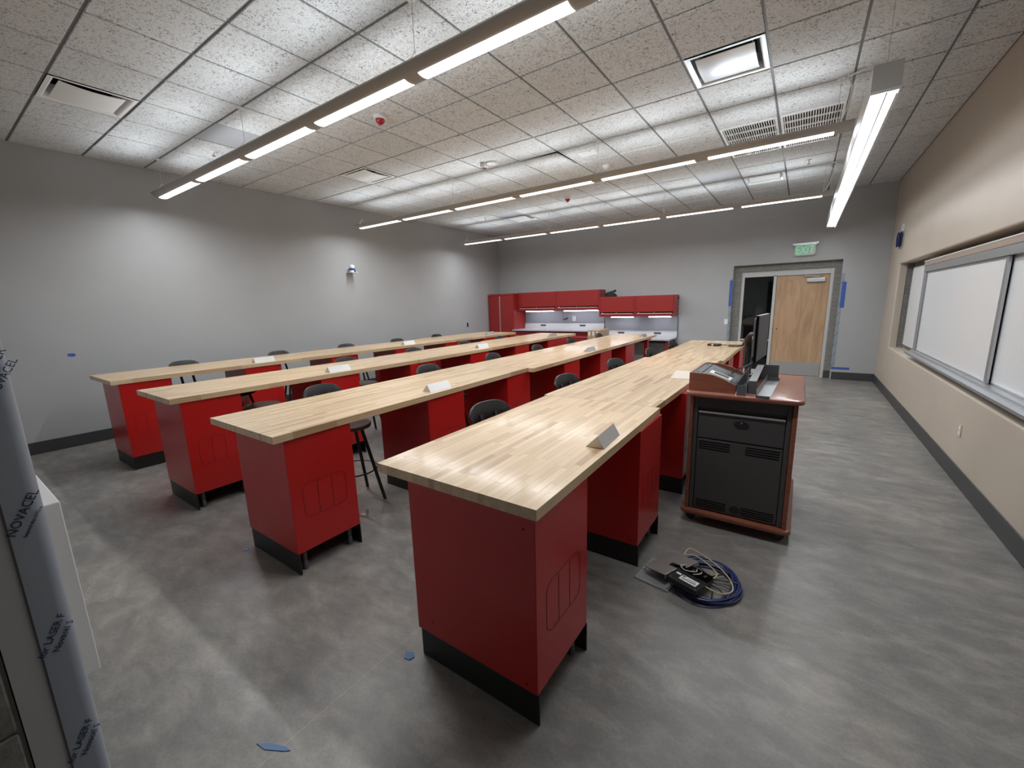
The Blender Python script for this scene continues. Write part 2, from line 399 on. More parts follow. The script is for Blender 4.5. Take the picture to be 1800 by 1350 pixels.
# recess shelf and head lining
box('recess_sill', TAN, XR + 0.0985, XR + 0.195, RY0, RY1, RZ0 - 0.06, RZ0 - 0.001, wall_right)
box('recess_head', TAN, XR + 0.0985, XR + 0.195, RY0, RY1, RZ1 + 0.001, RZ1 + 0.06, wall_right)
# front opening: block wall left of the camera
cmu_front = struct(box('wall_block_front', MORTAR, XL, FX0 - 0.012, -0.30, -0.002, 0, 3.0))
cmu_face(cmu_front, 0, -0.30, -0.003, 0.0, 2.6, FX0 - 0.012, 0.012, -0.12)
cmu_front2 = struct(box('wall_block_side', MORTAR, FX1, 1.62, -0.30, -0.002, 0, 3.0))

# baseboards
struct(box('baseboard_left', BASEB, XL, XL + 0.010, YF, YB, 0.002, 0.150, None, 0.003))
bb = struct(box('baseboard_back', BASEB, 0.59, XR, YB - 0.010, YB, 0.002, 0.150, None, 0.003))
box('baseboard_segment', BASEB, -6.6, -1.32, YB - 0.010, YB, 0.002, 0.150, bb, 0.003)
box('baseboard_return', BASEB, 0.464, 0.575, YK - 0.006, YK + 0.004, 0.002, 0.150, bb)
struct(box('baseboard_right', BASEB, XR - 0.010, XR, YF, YB, 0.002, 0.150, None, 0.003))

# ------------------------------------------------------------------ ceiling: deck, tees and tiles
ceiling = struct(box('ceiling', VOID, XL, XR + 0.1, YF, YB, ZC + 0.40, ZC + 0.45))
i0, i1 = math.floor((XL - GX) / T), math.floor((XR - GX) / T)
j0, j1 = math.floor((YF - GY) / T), math.floor((YB - GY) / T)
DIFF = {(-3, 0), (5, 5), (-3, 5), (5, 12), (-3, 12)}
GRIL = {(5, 8), (5, 9), (6, 8), (6, 9)}
BLANK = {(-3, 2), (4, 11), (-3, 11)}
for j in range(j0, j1 + 1):                      # main tees, along x
    y = GY + j * T
    if YF < y < YB: box('main_tee', TEE, XL, XR, y - 0.012, y + 0.012, ZC + 0.004, ZC + 0.03, ceiling)
for i in range(i0, i1 + 1):
    x = GX + i * T
    if XL < x < XR: box('cross_tee', TEE, x - 0.012, x + 0.012, YF, YB, ZC + 0.005, ZC + 0.028, ceiling)
box('wall_angle', TEE, XL, XL + 0.02, YF, YB, ZC + 0.001, ZC + 0.02, ceiling); box('wall_angle', TEE, XR - 0.02, XR, YF, YB, ZC + 0.001, ZC + 0.02, ceiling)
box('wall_angle', TEE, XL, XR, YB - 0.02, YB, ZC + 0.001, ZC + 0.02, ceiling); box('wall_angle', TEE, XL, XR, YF, YF + 0.02, ZC + 0.001, ZC + 0.02, ceiling)
tcache = {}
def tile_mesh(w, d):
    k = (round(w, 4), round(d, 4))
    if k not in tcache:
        h = 0.018; e = 0.004; a, b = w / 2, d / 2
        v = [(-a, -b, h), (a, -b, h), (a, b, h), (-a, b, h), (-a, -b, e), (a, -b, e), (a, b, e), (-a, b, e),
             (-a + e, -b + e, 0), (a - e, -b + e, 0), (a - e, b - e, 0), (-a + e, b - e, 0)]
        f = [(0, 1, 2, 3), (8, 11, 10, 9)]
        for q in range(4):
            r_ = (q + 1) % 4; f += [(q, 4 + q, 4 + r_, r_), (4 + q, 8 + q, 8 + r_, 4 + r_)]
        me = MB().add(v, f).mesh('ceiling_tile', TILE); tcache[k] = me
    return tcache[k]
for i in range(i0, i1 + 1):
    for j in range(j0, j1 + 1):
        if (i, j) in DIFF or (i, j) in GRIL: continue
        x0, x1 = max(GX + i * T, XL), min(GX + (i + 1) * T, XR); y0, y1 = max(GY + j * T, YF), min(GY + (j + 1) * T, YB)
        gx_, gy_ = 0.0095, 0.0105
        w, d = x1 - x0 - 2 * gx_, y1 - y0 - 2 * gy_
        if w < 0.03 or d < 0.03: continue
        loc = ((x0 + x1) / 2, (y0 + y1) / 2, ZC - 0.006)
        if (i, j) in BLANK:
            me = MB().box(-w / 2, w / 2, -d / 2, d / 2, 0.006, 0.02).mesh('blank_panel', GREYTILE); o = inst(me, 'blank_panel', loc, ceiling); o['label'] = 'smooth blue-grey blank ceiling panel'
        else:
            o = inst(tile_mesh(w, d), 'ceiling_tile', loc, ceiling)
            if (i, j) == (1, 7):                   # tile that has come out of the grid: one corner hangs
                o.location.z -= 0.010; o.rotation_euler = (0.026, 0.026, 0); o['label'] = 'displaced tile with one corner hanging below the grid'

# ------------------------------------------------------------------ ceiling fittings
def diffuser(i, j, label, pm=None):
    pm = pm or WHITEM
    cx, cy = GX + (i + 0.5) * T, GY + (j + 0.5) * T; r = T / 2 - 0.012
    t = tag(empty('ceiling_diffuser', (cx, cy, ZC)), label, 'air diffuser', 'square ceiling air diffusers')
    m = MB()                                       # flared pan with a flat flange
    rings = [(r, -0.006), (r - 0.028, -0.006), (r - 0.04, 0.0), (r - 0.085, 0.085), (0.20, 0.11)]
    for (ra, za), (rb, zb) in zip(rings, rings[1:]):
        v = [(s * ra, q * ra, za) for s, q in ((-1, -1), (1, -1), (1, 1), (-1, 1))] + [(s * rb, q * rb, zb) for s, q in ((-1, -1), (1, -1), (1, 1), (-1, 1))]
        m.add(v, [(k, (k + 1) % 4, 4 + (k + 1) % 4, 4 + k) for k in range(4)])
    m.build('pan', pm, t)
    MB().lathe([(0.20, 0.0), (0.20, 0.16)], 24, (0, 0, 0.105)).build('duct_collar', VOID, t)
    a = r - 0.075; n = 10; prof = []               # bowed plaque hanging below the pan
    for k in range(n + 1):
        y_ = -a + 2 * a * k / n; prof.append((y_, -0.004 - 0.016 * (1 - (y_ / a) ** 2)))
    prof += [(y_, z_ + 0.006) for y_, z_ in reversed(prof)]
    MB().prism(prof, 0, -a, a).build('plaque', pm, t, smooth=True)
    for sx in (-1, 1):
        for sy in (-1, 1): MB().tube([(sx * (a - 0.02), sy * (a - 0.02), 0.015), (sx * (a + 0.02), sy * (a + 0.02), 0.06)], 0.004, 6).build('hanger_wire', STEEL, t)
    return t
diffuser(-3, 0, 'square white air diffuser in the ceiling above the left bench, nearest the camera')
diffuser(5, 5, 'square shiny air diffuser in the ceiling left of the bright lamp over the whiteboard', ALU)
diffuser(-3, 5, 'square white air diffuser in the ceiling between the first two pendant lamp rows')
diffuser(5, 12, 'square white air diffuser in the ceiling near the door, behind the second lamp row')
diffuser(-3, 12, 'square air diffuser in the ceiling just above the farthest pendant lamp row')
def grille(i, label, back):
    x0 = GX + i * T + 0.014; y0 = GY + 8 * T + 0.014; w = T - 0.028; d = 2 * T - 0.028
    t = tag(empty('return_grille', (x0, y0, ZC)), label, 'air grille', 'return air grilles')
    f = MB()
    f.box(0, w, 0, 0.03, -0.006, 0.012); f.box(0, w, d - 0.03, d, -0.006, 0.012); f.box(0, 0.025, 0.03, d - 0.03, -0.006, 0.012); f.box(w - 0.025, w, 0.03, d - 0.03, -0.006, 0.012)
    f.build('frame', WHITEM, t)
    box('plenum_backing', back, 0.02, w - 0.02, 0.02, d - 0.02, 0.10, 0.105, t)
    for sx_ in (0.0, w - 0.02): box('plenum_side', back, sx_, sx_ + 0.02, 0.02, d - 0.02, 0.012, 0.10, t)
    rows = 5
    for k in range(1, rows): yy = 0.03 + (d - 0.06) * k / rows; box('cross_bar', WHITEM, 0.025, w - 0.025, yy - 0.007, yy + 0.007, -0.003, 0.012, t)
    me = MB().box(-0.0042, 0.0042, 0.03, d - 0.03, -0.004, 0.012).mesh('slat', WHITEM)
    for k in range(22): inst(me, 'slat', (0.025 + (w - 0.05) * (k + 0.5) / 22, 0, 0), t)
grille(5, 'white slotted return air grille in the ceiling, the darker one left of its twin', VOID)
grille(6, 'white slotted return air grille beside the bright whiteboard lamp, paler slots', mat('grille_filter', (0.16, 0.15, 0.15), 0.9))
def strobe(x, y, label, capmat, grp):
    t = tag(empty('ceiling_strobe', (x, y, ZC - 0.006)), label, 'fire alarm', grp)
    MB().lathe([(0.062, 0), (0.066, -0.01), (0.063, -0.028), (0.05, -0.034)], 28).build('base', WHITE, t, smooth=True)
    MB().lathe([(0.048, -0.034), (0.046, -0.05), (0.036, -0.066), (0.012, -0.072)], 20).build('cap', capmat, t, smooth=True)
    MB().box(-0.02, 0.02, -0.01, 0.01, -0.088, -0.066).build('lamp_block', capmat, t, 0.004)
    return t
strobe(-3.79, 3.18, 'red capped round alarm on the ceiling beside the nearest lamp row', REDLENS, 'red capped ceiling alarms')
strobe(-3.83, 7.53, 'red capped round alarm on the ceiling just before the farthest lamp row', REDLENS, 'red capped ceiling alarms')
t = tag(empty('ceiling_speaker_strobe', (-3.81, 5.03, ZC - 0.006)), 'white alarm unit with a round base and a box on the mid ceiling', 'fire alarm')
MB().lathe([(0.075, 0), (0.078, -0.008), (0.07, -0.022)], 28, (0.05, 0.03, 0)).build('round_base', WHITE, t, smooth=True)
MB().box(-0.10, -0.01, -0.05, 0.05, -0.05, 0).build('strobe_box', WHITE, t, 0.006); MB().box(-0.085, -0.03, -0.035, 0.035, -0.066, -0.05).build('strobe_lens', CHROME, t, 0.004)
t = tag(empty('smoke_detector', (-2.54, 6.23, ZC - 0.006)), 'round white smoke detector on the ceiling before the second lamp row', 'smoke detector')
MB().lathe([(0.06, 0), (0.062, -0.015), (0.045, -0.036), (0.02, -0.042)], 28).build('body', WHITE, t, smooth=True); MB().lathe([(0.042, -0.0375), (0.04, -0.05)], 20).build('chamber', WHITE, t, smooth=True)
t = tag(empty('ceiling_access_plate', (-2.545, 5.59, ZC - 0.0065)), 'pale square plate with a small dark slot set in a ceiling tile', 'ceiling plate')
box('plate', WHITE, -0.12, 0.12, -0.09, 0.09, -0.004, 0.0, t, 0.002); box('slot', BLACK, 0.05, 0.075, -0.085, -0.075, -0.0055, -0.004, t)
def sprinkler(x, y, label):
    t = tag(empty('sprinkler_head', (x, y, ZC - 0.006)), label, 'sprinkler', 'sprinkler heads')
    MB().lathe([(0.038, 0), (0.036, -0.006), (0.015, -0.010)], 20).build('escutcheon', WHITE, t, smooth=True)
    MB().lathe([(0.010, -0.010), (0.008, -0.045)], 10).build('stem', WHITE, t, smooth=True)
    MB().lathe([(0.024, -0.045), (0.024, -0.048)], 12).build('deflector', CHROME, t)
sprinkler(-6.19, 2.55, 'small sprinkler head on the ceiling at the left end of the nearest lamp row')
sprinkler(-0.10, 7.95, 'small sprinkler head on the ceiling near the door and whiteboard lamp')
sprinkler(-6.13, 7.94, 'small sprinkler head on the ceiling near the far left corner')

# ------------------------------------------------------------------ pendant lamps
def pendant(y, label, ncab):
    x0, x1 = -7.13, 0.245; zs, zb, hw = 3.195, 3.142, 0.108
    t = tag(empty('pendant_lamp', (x0, y, zb)), label, 'pendant lamp', 'linear pendant lamps')
    n = 14; arc = []
    for k in range(n + 1):
        a = -1 + 2 * k / n; arc.append((a * hw, (zs - zb) * abs(a) ** 2.2))
    inner = [(a_, z_ + 0.007) for a_, z_ in reversed(arc)]
    prof = arc + [(hw - 0.004, zs - zb + 0.012)] + [(hw - 0.012, zs - zb + 0.012)] + inner[1:-1] + [(-hw + 0.012, zs - zb + 0.012), (-hw + 0.004, zs - zb + 0.012)]
    L = x1 - x0
    MB().prism(prof, 0, 0, L).build('housing', LAMPBODY, t, smooth=True)
    cap = arc + [(hw, zs - zb + 0.012), (-hw, zs - zb + 0.012)]
    for a_, b_ in ((-0.006, 0.0), (L, L + 0.006)): MB().prism(cap, 0, a_, b_).build('end_cap', LAMPBODY, t)
    lw = 0.045; la = [(-lw + 2 * lw * k / 8) for k in range(9)]
    lens = [(a_, (zs - zb) * abs(a_ / hw) ** 2.2 - 0.0035) for a_ in la]; lens += [(a_, z_ + 0.005) for a_, z_ in reversed(lens)]
    me = MB().prism(lens, 0, 0, 1.085).mesh('lens', LENS)
    for k in range(6): inst(me, 'lens', (0.055 + 1.2192 * k, 0, 0), t)
    for k in range(6):                             # each lens throws its light downwards
        ld = bpy.data.lights.new('lens_light', 'AREA'); ld.shape = 'RECTANGLE'; ld.size = 1.08; ld.size_y = 0.085; ld.energy = DOWN_W; ld.spread = math.radians(168); ld.color = (0.925, 0.968, 1.0)
        lo = bpy.data.objects.new('lens_light', ld); COL.objects.link(lo); lo.location = (0.055 + 1.2192 * k + 0.5425, 0, -0.006); lo.parent = t
    for k in range(6):                             # wide-throw uplight: two strips leaning outwards in the open trough
        for sd in (-1, 1):
            ld = bpy.data.lights.new('uplight_strip', 'AREA'); ld.shape = 'RECTANGLE'; ld.size = 1.08; ld.size_y = 0.045; ld.energy = UP_W; ld.spread = math.radians(110); ld.color = (0.88, 0.95, 1.0)
            lo = bpy.data.objects.new('uplight_strip', ld); COL.objects.link(lo); lo.location = (0.055 + 1.2192 * k + 0.5425, sd * 0.042, 0.055); lo.rotation_euler.x = sd * math.radians(128); lo.parent = t
    for k in range(6): MB().prism([(-0.055, 0.018), (0.055, 0.018), (0, 0.060)], 0, 0.055 + 1.2192 * k, 1.14 + 1.2192 * k).build('uplight_panel', UPL, t)
    for k, cx in enumerate((-7.165, -4.70, -2.262, 0.12)[:ncab]):
        px_ = max(cx, x0 + 0.10) - x0
        MB().tube([(px_, 0, ZC - zb), (px_, 0, 0.16)], 0.0022, 5).build('cable', STEEL, t)
        for s in (-1, 1): MB().tube([(px_, 0, 0.17), (px_ + 0.0, s * 0.07, 0.062)], 0.0026, 5).build('hanger_leg', WHITE, t)
        MB().box(px_ - 0.028, px_ + 0.028, -0.02, 0.02, ZC - zb - 0.010, ZC - zb + 0.002).build('ceiling_clip', WHITE, t)
    return t
pendant(GY + 2 * T, 'long linear pendant lamp nearest the camera, running off the top of the picture', 4)
pendant(GY + 7 * T, 'long linear pendant lamp in the middle of the three parallel rows', 4)
pendant(GY + 12 * T, 'long linear pendant lamp in the farthest row by the back wall', 4)
# power drops at the right ends of the rows
for y, wh in ((GY + 7 * T, 'middle'), (GY + 12 * T, 'farthest')):
    MBo = MB().tube([(0.14, y, 3.215), (0.19, y - 0.03, 3.34), (0.21, y - 0.03, 3.5), (0.17, y - 0.05, 3.585), (0.28, y - 0.12, 3.60)], 0.008, 6)
    tag(MBo.build('power_drop', WHITE, smooth=True), 'white power drop cord at the right end of the %s pendant lamp' % wh, 'power cord', 'lamp power drops')
# whiteboard lamp
wy0, wy1, wx0, wx1, wz = 3.63, 9.72, 0.236, 0.379, 2.871
t = tag(empty('whiteboard_lamp', (wx0, wy0, wz)), 'boxy bright linear lamp hanging along the whiteboard wall', 'pendant lamp')
W = wx1 - wx0; L = wy1 - wy0; hh = 0.148
hs = MB(); hs.prism([(0, 0.0), (0.004, 0.0), (0.004, hh - 0.004), (W - 0.004, hh - 0.004), (W - 0.004, 0.0), (W, 0.0), (W, hh), (0, hh)], 1, 0.003, L - 0.003); hs.build('housing', WBBODY, t)
for a_, b_ in ((0, 0.003), (L - 0.003, L)): box('end_plate', WBBODY, 0, W, a_, b_, 0, hh, t)
MB().prism([(0.005, 0.002), (0.045, -0.003), (W * 0.52, 0.004), (W * 0.52, 0.01), (0.005, 0.01)], 1, 0.005, L - 0.005).build('lens', WBL, t)
MB().prism([(W * 0.52, 0.004), (W * 0.56, -0.001), (W - 0.018, -0.001), (W - 0.018, 0.01), (W * 0.52, 0.01)], 1, 0.005, L - 0.005).build('lens', WBL, t)
MB().prism([(W - 0.017, 0.0), (W - 0.005, 0.0), (W - 0.005, 0.01), (W - 0.017, 0.01)], 1, 0.005, L - 0.005).build('reflector_edge', WBL2, t)
for rx in (W * 0.535, W * 0.86): box('lens_rib', WBBODY, rx - 0.004, rx + 0.004, 0.0, L, -0.024 - (rx - W / 2) * 0.36, -0.018 - (rx - W / 2) * 0.36, t)
box('lens_frame', WHITEM, 0, W, -0.002, 0.004, -0.016, 0.0, t); box('lens_frame', WHITEM, 0, W, L - 0.004, L + 0.002, -0.016, 0.0, t)
ld = bpy.data.lights.new('lens_light', 'AREA'); ld.shape = 'RECTANGLE'; ld.size = 0.12; ld.size_y = L - 0.05; ld.energy = WB_W; ld.color = (0.93, 0.97, 1.0)
lo = bpy.data.objects.new('lens_light', ld); COL.objects.link(lo); lo.location = (W / 2, L / 2, -0.012); lo.rotation_euler.y = -0.35; lo.parent = t
for yy in (0.10, 2.05, 4.05, L - 0.10): MB().tube([(W / 2, yy, hh), (W / 2, yy, ZC - wz - 0.007)], 0.002, 5).build('cable', STEEL, t); 
for yy in (0.10, 2.05, 4.05, L - 0.10): box('cable_gripper', CHROME, W / 2 - 0.005, W / 2 + 0.005, yy - 0.005, yy + 0.005, hh, hh + 0.02, t)

# ------------------------------------------------------------------ door, sidelight, frame, film and tape
YD = YB + 0.155
fr = struct(empty('trim_1', (0, YD, 0))); 
box('jamb', FRAME, -1.133, -1.078, -0.025, 0.10, 0, 2.185, fr, 0.003); box('jamb', FRAME, 0.408, 0.461, -0.025, 0.10, 0, 2.185, fr, 0.003)
box('mullion', FRAME, -0.541, -0.487, -0.025, 0.10, 0, 2.10, fr, 0.003); box('head', FRAME, -1.078, 0.408, -0.025, 0.10, 2.078, 2.185, fr, 0.003)
box('sidelight_bottom_rail', FRAME, -1.078, -0.541, -0.025, 0.10, 0, 0.09, fr, 0.003); box('sidelight_rail', FRAME, -1.078, -0.541, -0.018, 0.03, 0.72, 0.755, fr, 0.003)
box('threshold', STEEL, -0.487, 0.408, -0.02, 0.10, 0, 0.008, fr)
win = struct(empty('window_1', (0, YD + 0.02, 0))); box('pane', GLASS, -1.078, -0.541, 0, 0.006, 0.755, 2.078, win); box('pane', GLASS, -1.078, -0.541, 0, 0.006, 0.09, 0.72, win)
d = struct(empty('door_1', (0, YD, 0)))
box('leaf', DOORW, -0.483, 0.404, 0.0, 0.045, 0.012, 2.072, d, 0.002)
box('kick_plate', STEEL, -0.470, 0.392, -0.003, 0.0, 0.02, 0.292, d)
MB().lathe([(0.012, -0.001), (0.012, 0.001)], 14).build('lock_hole', VOID, d, loc=(-0.412, -0.0005, 0.98)).rotation_euler = (math.pi / 2, 0, 0)
cl = box('door_closer', ALU, 0.03, 0.335, -0.055, -0.002, 1.925, 2.005, d, 0.008)
MB().quadbar((0.27, -0.035, 2.025), (-0.02, -0.05, 2.055), 0.018, 0.008).build('closer_arm', STEEL, cl); MB().quadbar((-0.02, -0.05, 2.055), (0.25, 0.0, 2.068), 0.018, 0.008).build('closer_arm', STEEL, cl)
for x in (-0.02, 0.255): MB().lathe([(0.014, -0.01), (0.014, 0.012)], 12, (x, -0.045, 2.045)).build('pivot', CHROME, cl)
# added shapes behind the sidelight, standing in for a reflection in its glass
t = tag(empty('reflection_table', (-1.35, 11.9, 0)), 'dark table standing in for a desk reflection in the sidelight glass', 'table')
box('table_top', MIDG, -0.7, 0.8, -0.3, 0.3, 0.98, 1.02, t, 0.005)
for sx in (-0.65, 0.75):
    for sy in (-0.26, 0.26): box('leg', MIDG, sx - 0.02, sx + 0.02, sy - 0.02, sy + 0.02, 0, 0.98, t)
tag(box('reflection_box', WHITE, -1.32, -1.12, 11.35, 11.5, 0.55, 0.98, None, 0.01), 'upright white panel standing in for a reflection in the sidelight glass', 'panel')  # added block for the white part of the glass reflection
bpy.data.objects['reflection_box'].name = 'reflection_panel'
# corner films at the back opening
def back_film(x, s, label):
    t = tag(empty('corner_film', (x, YB, 0.2)), label, 'film strip', 'protective corner films')
    r = 0.018; pr = []
    y0 = -0.0015
    pr = [(s * 0.052, y0), (s * r, y0)] + [(s * (r - (r + 0.0015) * math.sin(a)), r - (r + 0.0015) * math.cos(a)) for a in (0.4, 0.8, 1.2)] + [(-s * 0.0015, r), (-s * 0.0015, 0.06)]
    pin = [(px_ + s * 0.001, py_ + 0.001) for px_, py_ in reversed(pr)]
    MB().prism(pr + pin, 2, 0.0, 1.86).build('film', FILM, t, smooth=True)
    for k in range(9):
        z = 0.1 + 0.2 * k
        m4 = Matrix.Translation((x + s * 0.026, YB - 0.0022, 0.2 + z)) @ Matrix.Rotation(math.radians(90), 4, 'X') @ Matrix.Rotation(math.radians(48), 4, 'Z')
        o = text('printed_mark', 'NOVACEL', 0.021, INK, None, m4); o.parent = t; o.matrix_parent_inverse = t.matrix_world.inverted()
bpy.context.view_layer.update()
back_film(0.572, 1, 'clear printed film on the right corner of the door opening')
back_film(-1.285, -1, 'clear printed film on the left corner of the door opening')
def tape(x0, x1, z0, z1, label, ax='b'):
    return tag(box('masking_tape', BLUE_TAPE, x0, x1, YB - 0.004, YB - 0.0028, z0, z1), label, 'tape', 'strips of blue masking tape')
tape(-1.345, -1.292, 1.48, 2.03, 'blue masking tape strip left of the door opening')
tape(0.598, 0.664, 1.41, 1.90, 'blue masking tape strip right of the door opening')
tape(0.580, 0.865, 0.205, 0.245, 'blue masking tape lying level above the baseboard right of the door')
# exit sign
t = tag(empty('exit_sign', (-0.05, YB, 2.44)), 'green lettered EXIT sign on a clear panel above the door', 'exit sign')
box('back_box', ALU, -0.21, 0.21, -0.05, 0, 0.205, 0.25, t, 0.004); box('canopy', ALU, -0.185, 0.185, -0.10, -0.05, 0.19, 0.235, t, 0.004)
pts = [(-0.17, 0.19), (-0.17, 0.03), (-0.14, 0.0), (0.14, 0.0), (0.17, 0.03), (0.17, 0.19)]
MB().prism([(a, b) for a, b in pts], 1, -0.078, -0.070).build('panel', ACRYL, t)
bpy.context.view_layer.update()
m4 = Matrix.Translation((-0.05, YB - 0.0795, 2.44 + 0.098)) @ Matrix.Rotation(math.radians(90), 4, 'X')
o = text('exit_letters', 'EXIT', 0.215, GREEN, None, m4, extrude=0.001); o.scale = (0.68, 1.02, 1); o.parent = t; o.matrix_parent_inverse = t.matrix_world.inverted()
# switch and outlets
def plate(name, cx, cz, w, h, axis, p, label, cat, m=WHITE, slots=2, slotm=None):
    s = 1
    if axis == 'b': t = empty(name, (cx, p, cz)); rot = 0
    elif axis == 'l': t = empty(name, (p, cx, cz), math.pi / 2)
    else: t = empty(name, (p, cx, cz), -math.pi / 2)
    tag(t, label, cat)
    box('cover', m, -w / 2, w / 2, -0.006, 0, -h / 2, h / 2, t, 0.002)
    for k in range(slots):
        zz = (k - (slots - 1) / 2) * h * 0.42
        box('receptacle', slotm or WHITEM, -w * 0.24, w * 0.24, -0.0085, -0.006, zz - h * 0.15, zz + h * 0.15, t, 0.001)
    return t
plate('light_switch', -1.372, 1.14, 0.075, 0.118, 'b', YB, 'white light switch on the grey wall left of the door', 'light switch', WHITE, 1)
plate('wall_outlet', 8.83, 1.124, 0.06, 0.11, 'l', XL, 'small black outlet on the grey left wall near the corner', 'outlet', BLACK, 2, BLACKM)
plate('wall_outlet', 5.115, 0.448, 0.072, 0.112, 'r', XR, 'bare outlet box low on the tan wall under the whiteboard', 'outlet', mat('almond_cover', (0.5, 0.42, 0.33), 0.5), 2, WHITEM)
tag(MB().prism([(1.11, 1.150), (1.17, 1.147), (1.185, 1.168), (1.165, 1.187), (1.112, 1.186)], 0, XL + 0.0005, XL + 0.0025).build('masking_tape', BLUE_TAPE), 'small torn blue tape flag on the grey left wall', 'tape')
# wall camera
t = tag(empty('wall_camera', (XL, 5.27, 2.36)), 'white wall camera on a shelf bracket with a blue band, left wall', 'camera')
box('wall_plate', WHITE, 0, 0.012, -0.06, 0.06, -0.01, 0.10, t, 0.003); box('shelf', WHITE, 0.0, 0.19, -0.075, 0.075, -0.012, 0.0, t, 0.004)
MB().lathe([(0.055, 0), (0.06, 0.01), (0.058, 0.03), (0.045, 0.038)], 24, (0.10, 0, 0)).build('base', WHITEM, t, smooth=True)
MB().lathe([(0.052, 0.038), (0.056, 0.045), (0.056, 0.072), (0.05, 0.078)], 24, (0.10, 0, 0)).build('blue_band', mat('blue_plastic', (0.03, 0.08, 0.32), 0.4), t, smooth=True)
MB().lathe([(0.048, 0.078), (0.054, 0.10), (0.046, 0.13), (0.03, 0.145), (0.01, 0.15)], 24, (0.10, 0, 0)).build('head', WHITE, t, smooth=True)
MB().lathe([(0.018, 0), (0.018, 0.01)], 16).build('indicator', BLACK, t, loc=(0.155, 0.012, 0.018)).rotation_euler = (0, math.pi / 2, 0)
# coiled blue cable on the right wall
t = tag(empty('cable_coil', (XR, 9.32, 2.50)), 'small coil of blue cable hanging from a box on the tan wall', 'cable')
for k in range(5):
    r_ = 0.085 + 0.006 * math.sin(k * 2.1)
    MB().tube([(-0.02 - 0.011 * k, r_ * math.cos(a) * 0.95 + 0.008 * math.sin(k), r_ * 1.25 * math.sin(a)) for a in [2 * math.pi * q / 28 for q in range(28)]], 0.007, 6, True).build('loop', BLUE_CABLE, t, smooth=True)
box('box', WHITE, -0.03, 0, -0.035, 0.035, 0.13, 0.24, t, 0.003); MB().tube([(-0.02, 0, 0.13), (-0.04, 0.01, 0.10)], 0.008, 6).build('tail', BLUE_CABLE, t); MB().tube([(-0.03, -0.04, -0.09), (-0.03, -0.05, -0.15)], 0.006, 6).build('tail', BLUE_CABLE, t)

# ------------------------------------------------------------------ whiteboards in the recess
t = tag(empty('whiteboard', (XR + 0.14, 5.0, 0.88)), 'fixed white back board deep in the tan wall recess', 'whiteboard')
box('panel', BOARD, 0.0, 0.02, -3.9, 4.05, -0.03, 1.16, t); box('edge_strip', ALU, -0.003, 0.02, 4.05, 4.06, -0.03, 1.16, t)
t = tag(empty('whiteboard_track', (XR + 0.06, 7.75, 0.86)), 'aluminium sliding whiteboard track with tray under the tan header', 'track')
box('header_board', mat('tan_header_laminate', (0.33, 0.255, 0.20), 0.5), -0.02, 0.07, -6.7, 0.0, 1.135, 1.20, t, 0.003); box('header_lip', WHITE, -0.024, -0.018, -6.7, 0.0, 1.190, 1.20, t)
box('top_track', ALU, -0.015, 0.07, -6.7, 0.0, 1.06, 1.135, t, 0.003)
box('bottom_track', ALU, -0.03, 0.07, -6.7, 0.05, -0.012, 0.03, t, 0.003)
MB().prism([(-0.085, -0.02), (-0.03, -0.028), (-0.03, 0.012), (-0.045, 0.012), (-0.078, -0.006), (-0.085, 0.004)], 1, -6.7, 0.03).build('tray', ALU, t)
box('end_stile', ALU, -0.012, 0.07, -0.075, 0.0, 0.03, 1.06, t, 0.002)
def slider(y0, y1, xo, label):
    t = tag(empty('sliding_whiteboard', (XR + xo, y0, 0.892)), label, 'whiteboard', 'sliding whiteboard panels')
    w = y1 - y0; h = 1.025
    box('panel', BOARD, 0.006, 0.014, 0.05, w - 0.012, 0.01, h - 0.015, t)
    box('stile', ALU, 0, 0.02, 0, 0.052, 0, h, t, 0.002); box('stile', ALU, 0, 0.02, w - 0.014, w, 0, h, t, 0.002)
    box('rail', ALU, 0.001, 0.019, 0.052, w - 0.014, 0, 0.014, t); box('rail', ALU, 0.001, 0.019, 0.052, w - 0.014, h - 0.018, h, t)
slider(5.01, 7.66, 0.066, 'sliding whiteboard panel nearest the door, framed in aluminium')
slider(2.35, 5.02, 0.096, 'sliding whiteboard panel cut by the right edge of the picture')

# ------------------------------------------------------------------ film wrapped corner beside the camera, and what is behind it
t = tag(empty('corner_film', (FX0, YF, 0.0)), 'grey film wrapped wall corner with printed lettering beside the camera', 'film strip')
r = 0.018; pr = [(0.0018, -0.052)] + [(0.0018, -r)] + [(0.0018 - (r + 0.0018) * (1 - math.cos(a)), -r + (r + 0.0018) * math.sin(a)) for a in (0.3, 0.6, 0.9, 1.2, 1.57)] + [(-0.055, 0.0018)]
pin = [(a - 0.001, b - 0.001) for a, b in reversed(pr)]
MB().prism(pr + pin, 2, 0.02, 2.25).build('film', FILM, t, smooth=True)
box('film_edge', DARKG, 0.0005, 0.0022, -0.0545, -0.052, 0.02, 2.25, t)
bpy.context.view_layer.update()
def stamp(body, y, z, size, m):
    m4 = Matrix.Translation((FX0 + 0.0026, y, z)) @ Matrix(((0, 0, 1, 0), (1, 0, 0, 0), (0, 1, 0, 0), (0, 0, 0, 1))) @ Matrix.Rotation(math.radians(61), 4, 'Z')
    o = text('printed_mark', body, size, m, None, m4); o.parent = t; o.matrix_parent_inverse = t.matrix_world.inverted()
INK2 = mat('blue_ink', (0.015, 0.03, 0.12), 0.6)
stamp('for LASER', 0.080, 1.555, 0.019, INK2); stamp('NOVACEL', 0.092, 1.535, 0.017, INK2)
stamp('NOVACEL', 0.072, 1.263, 0.0205, INK); stamp('beyond the surface', 0.082, 1.240, 0.0080, INK)
for z in (0.985, 0.715, 0.45): stamp('for LASER F', 0.067, z, 0.0180, INK2); stamp('Novacel S', 0.082, z - 0.012, 0.0155, INK2)
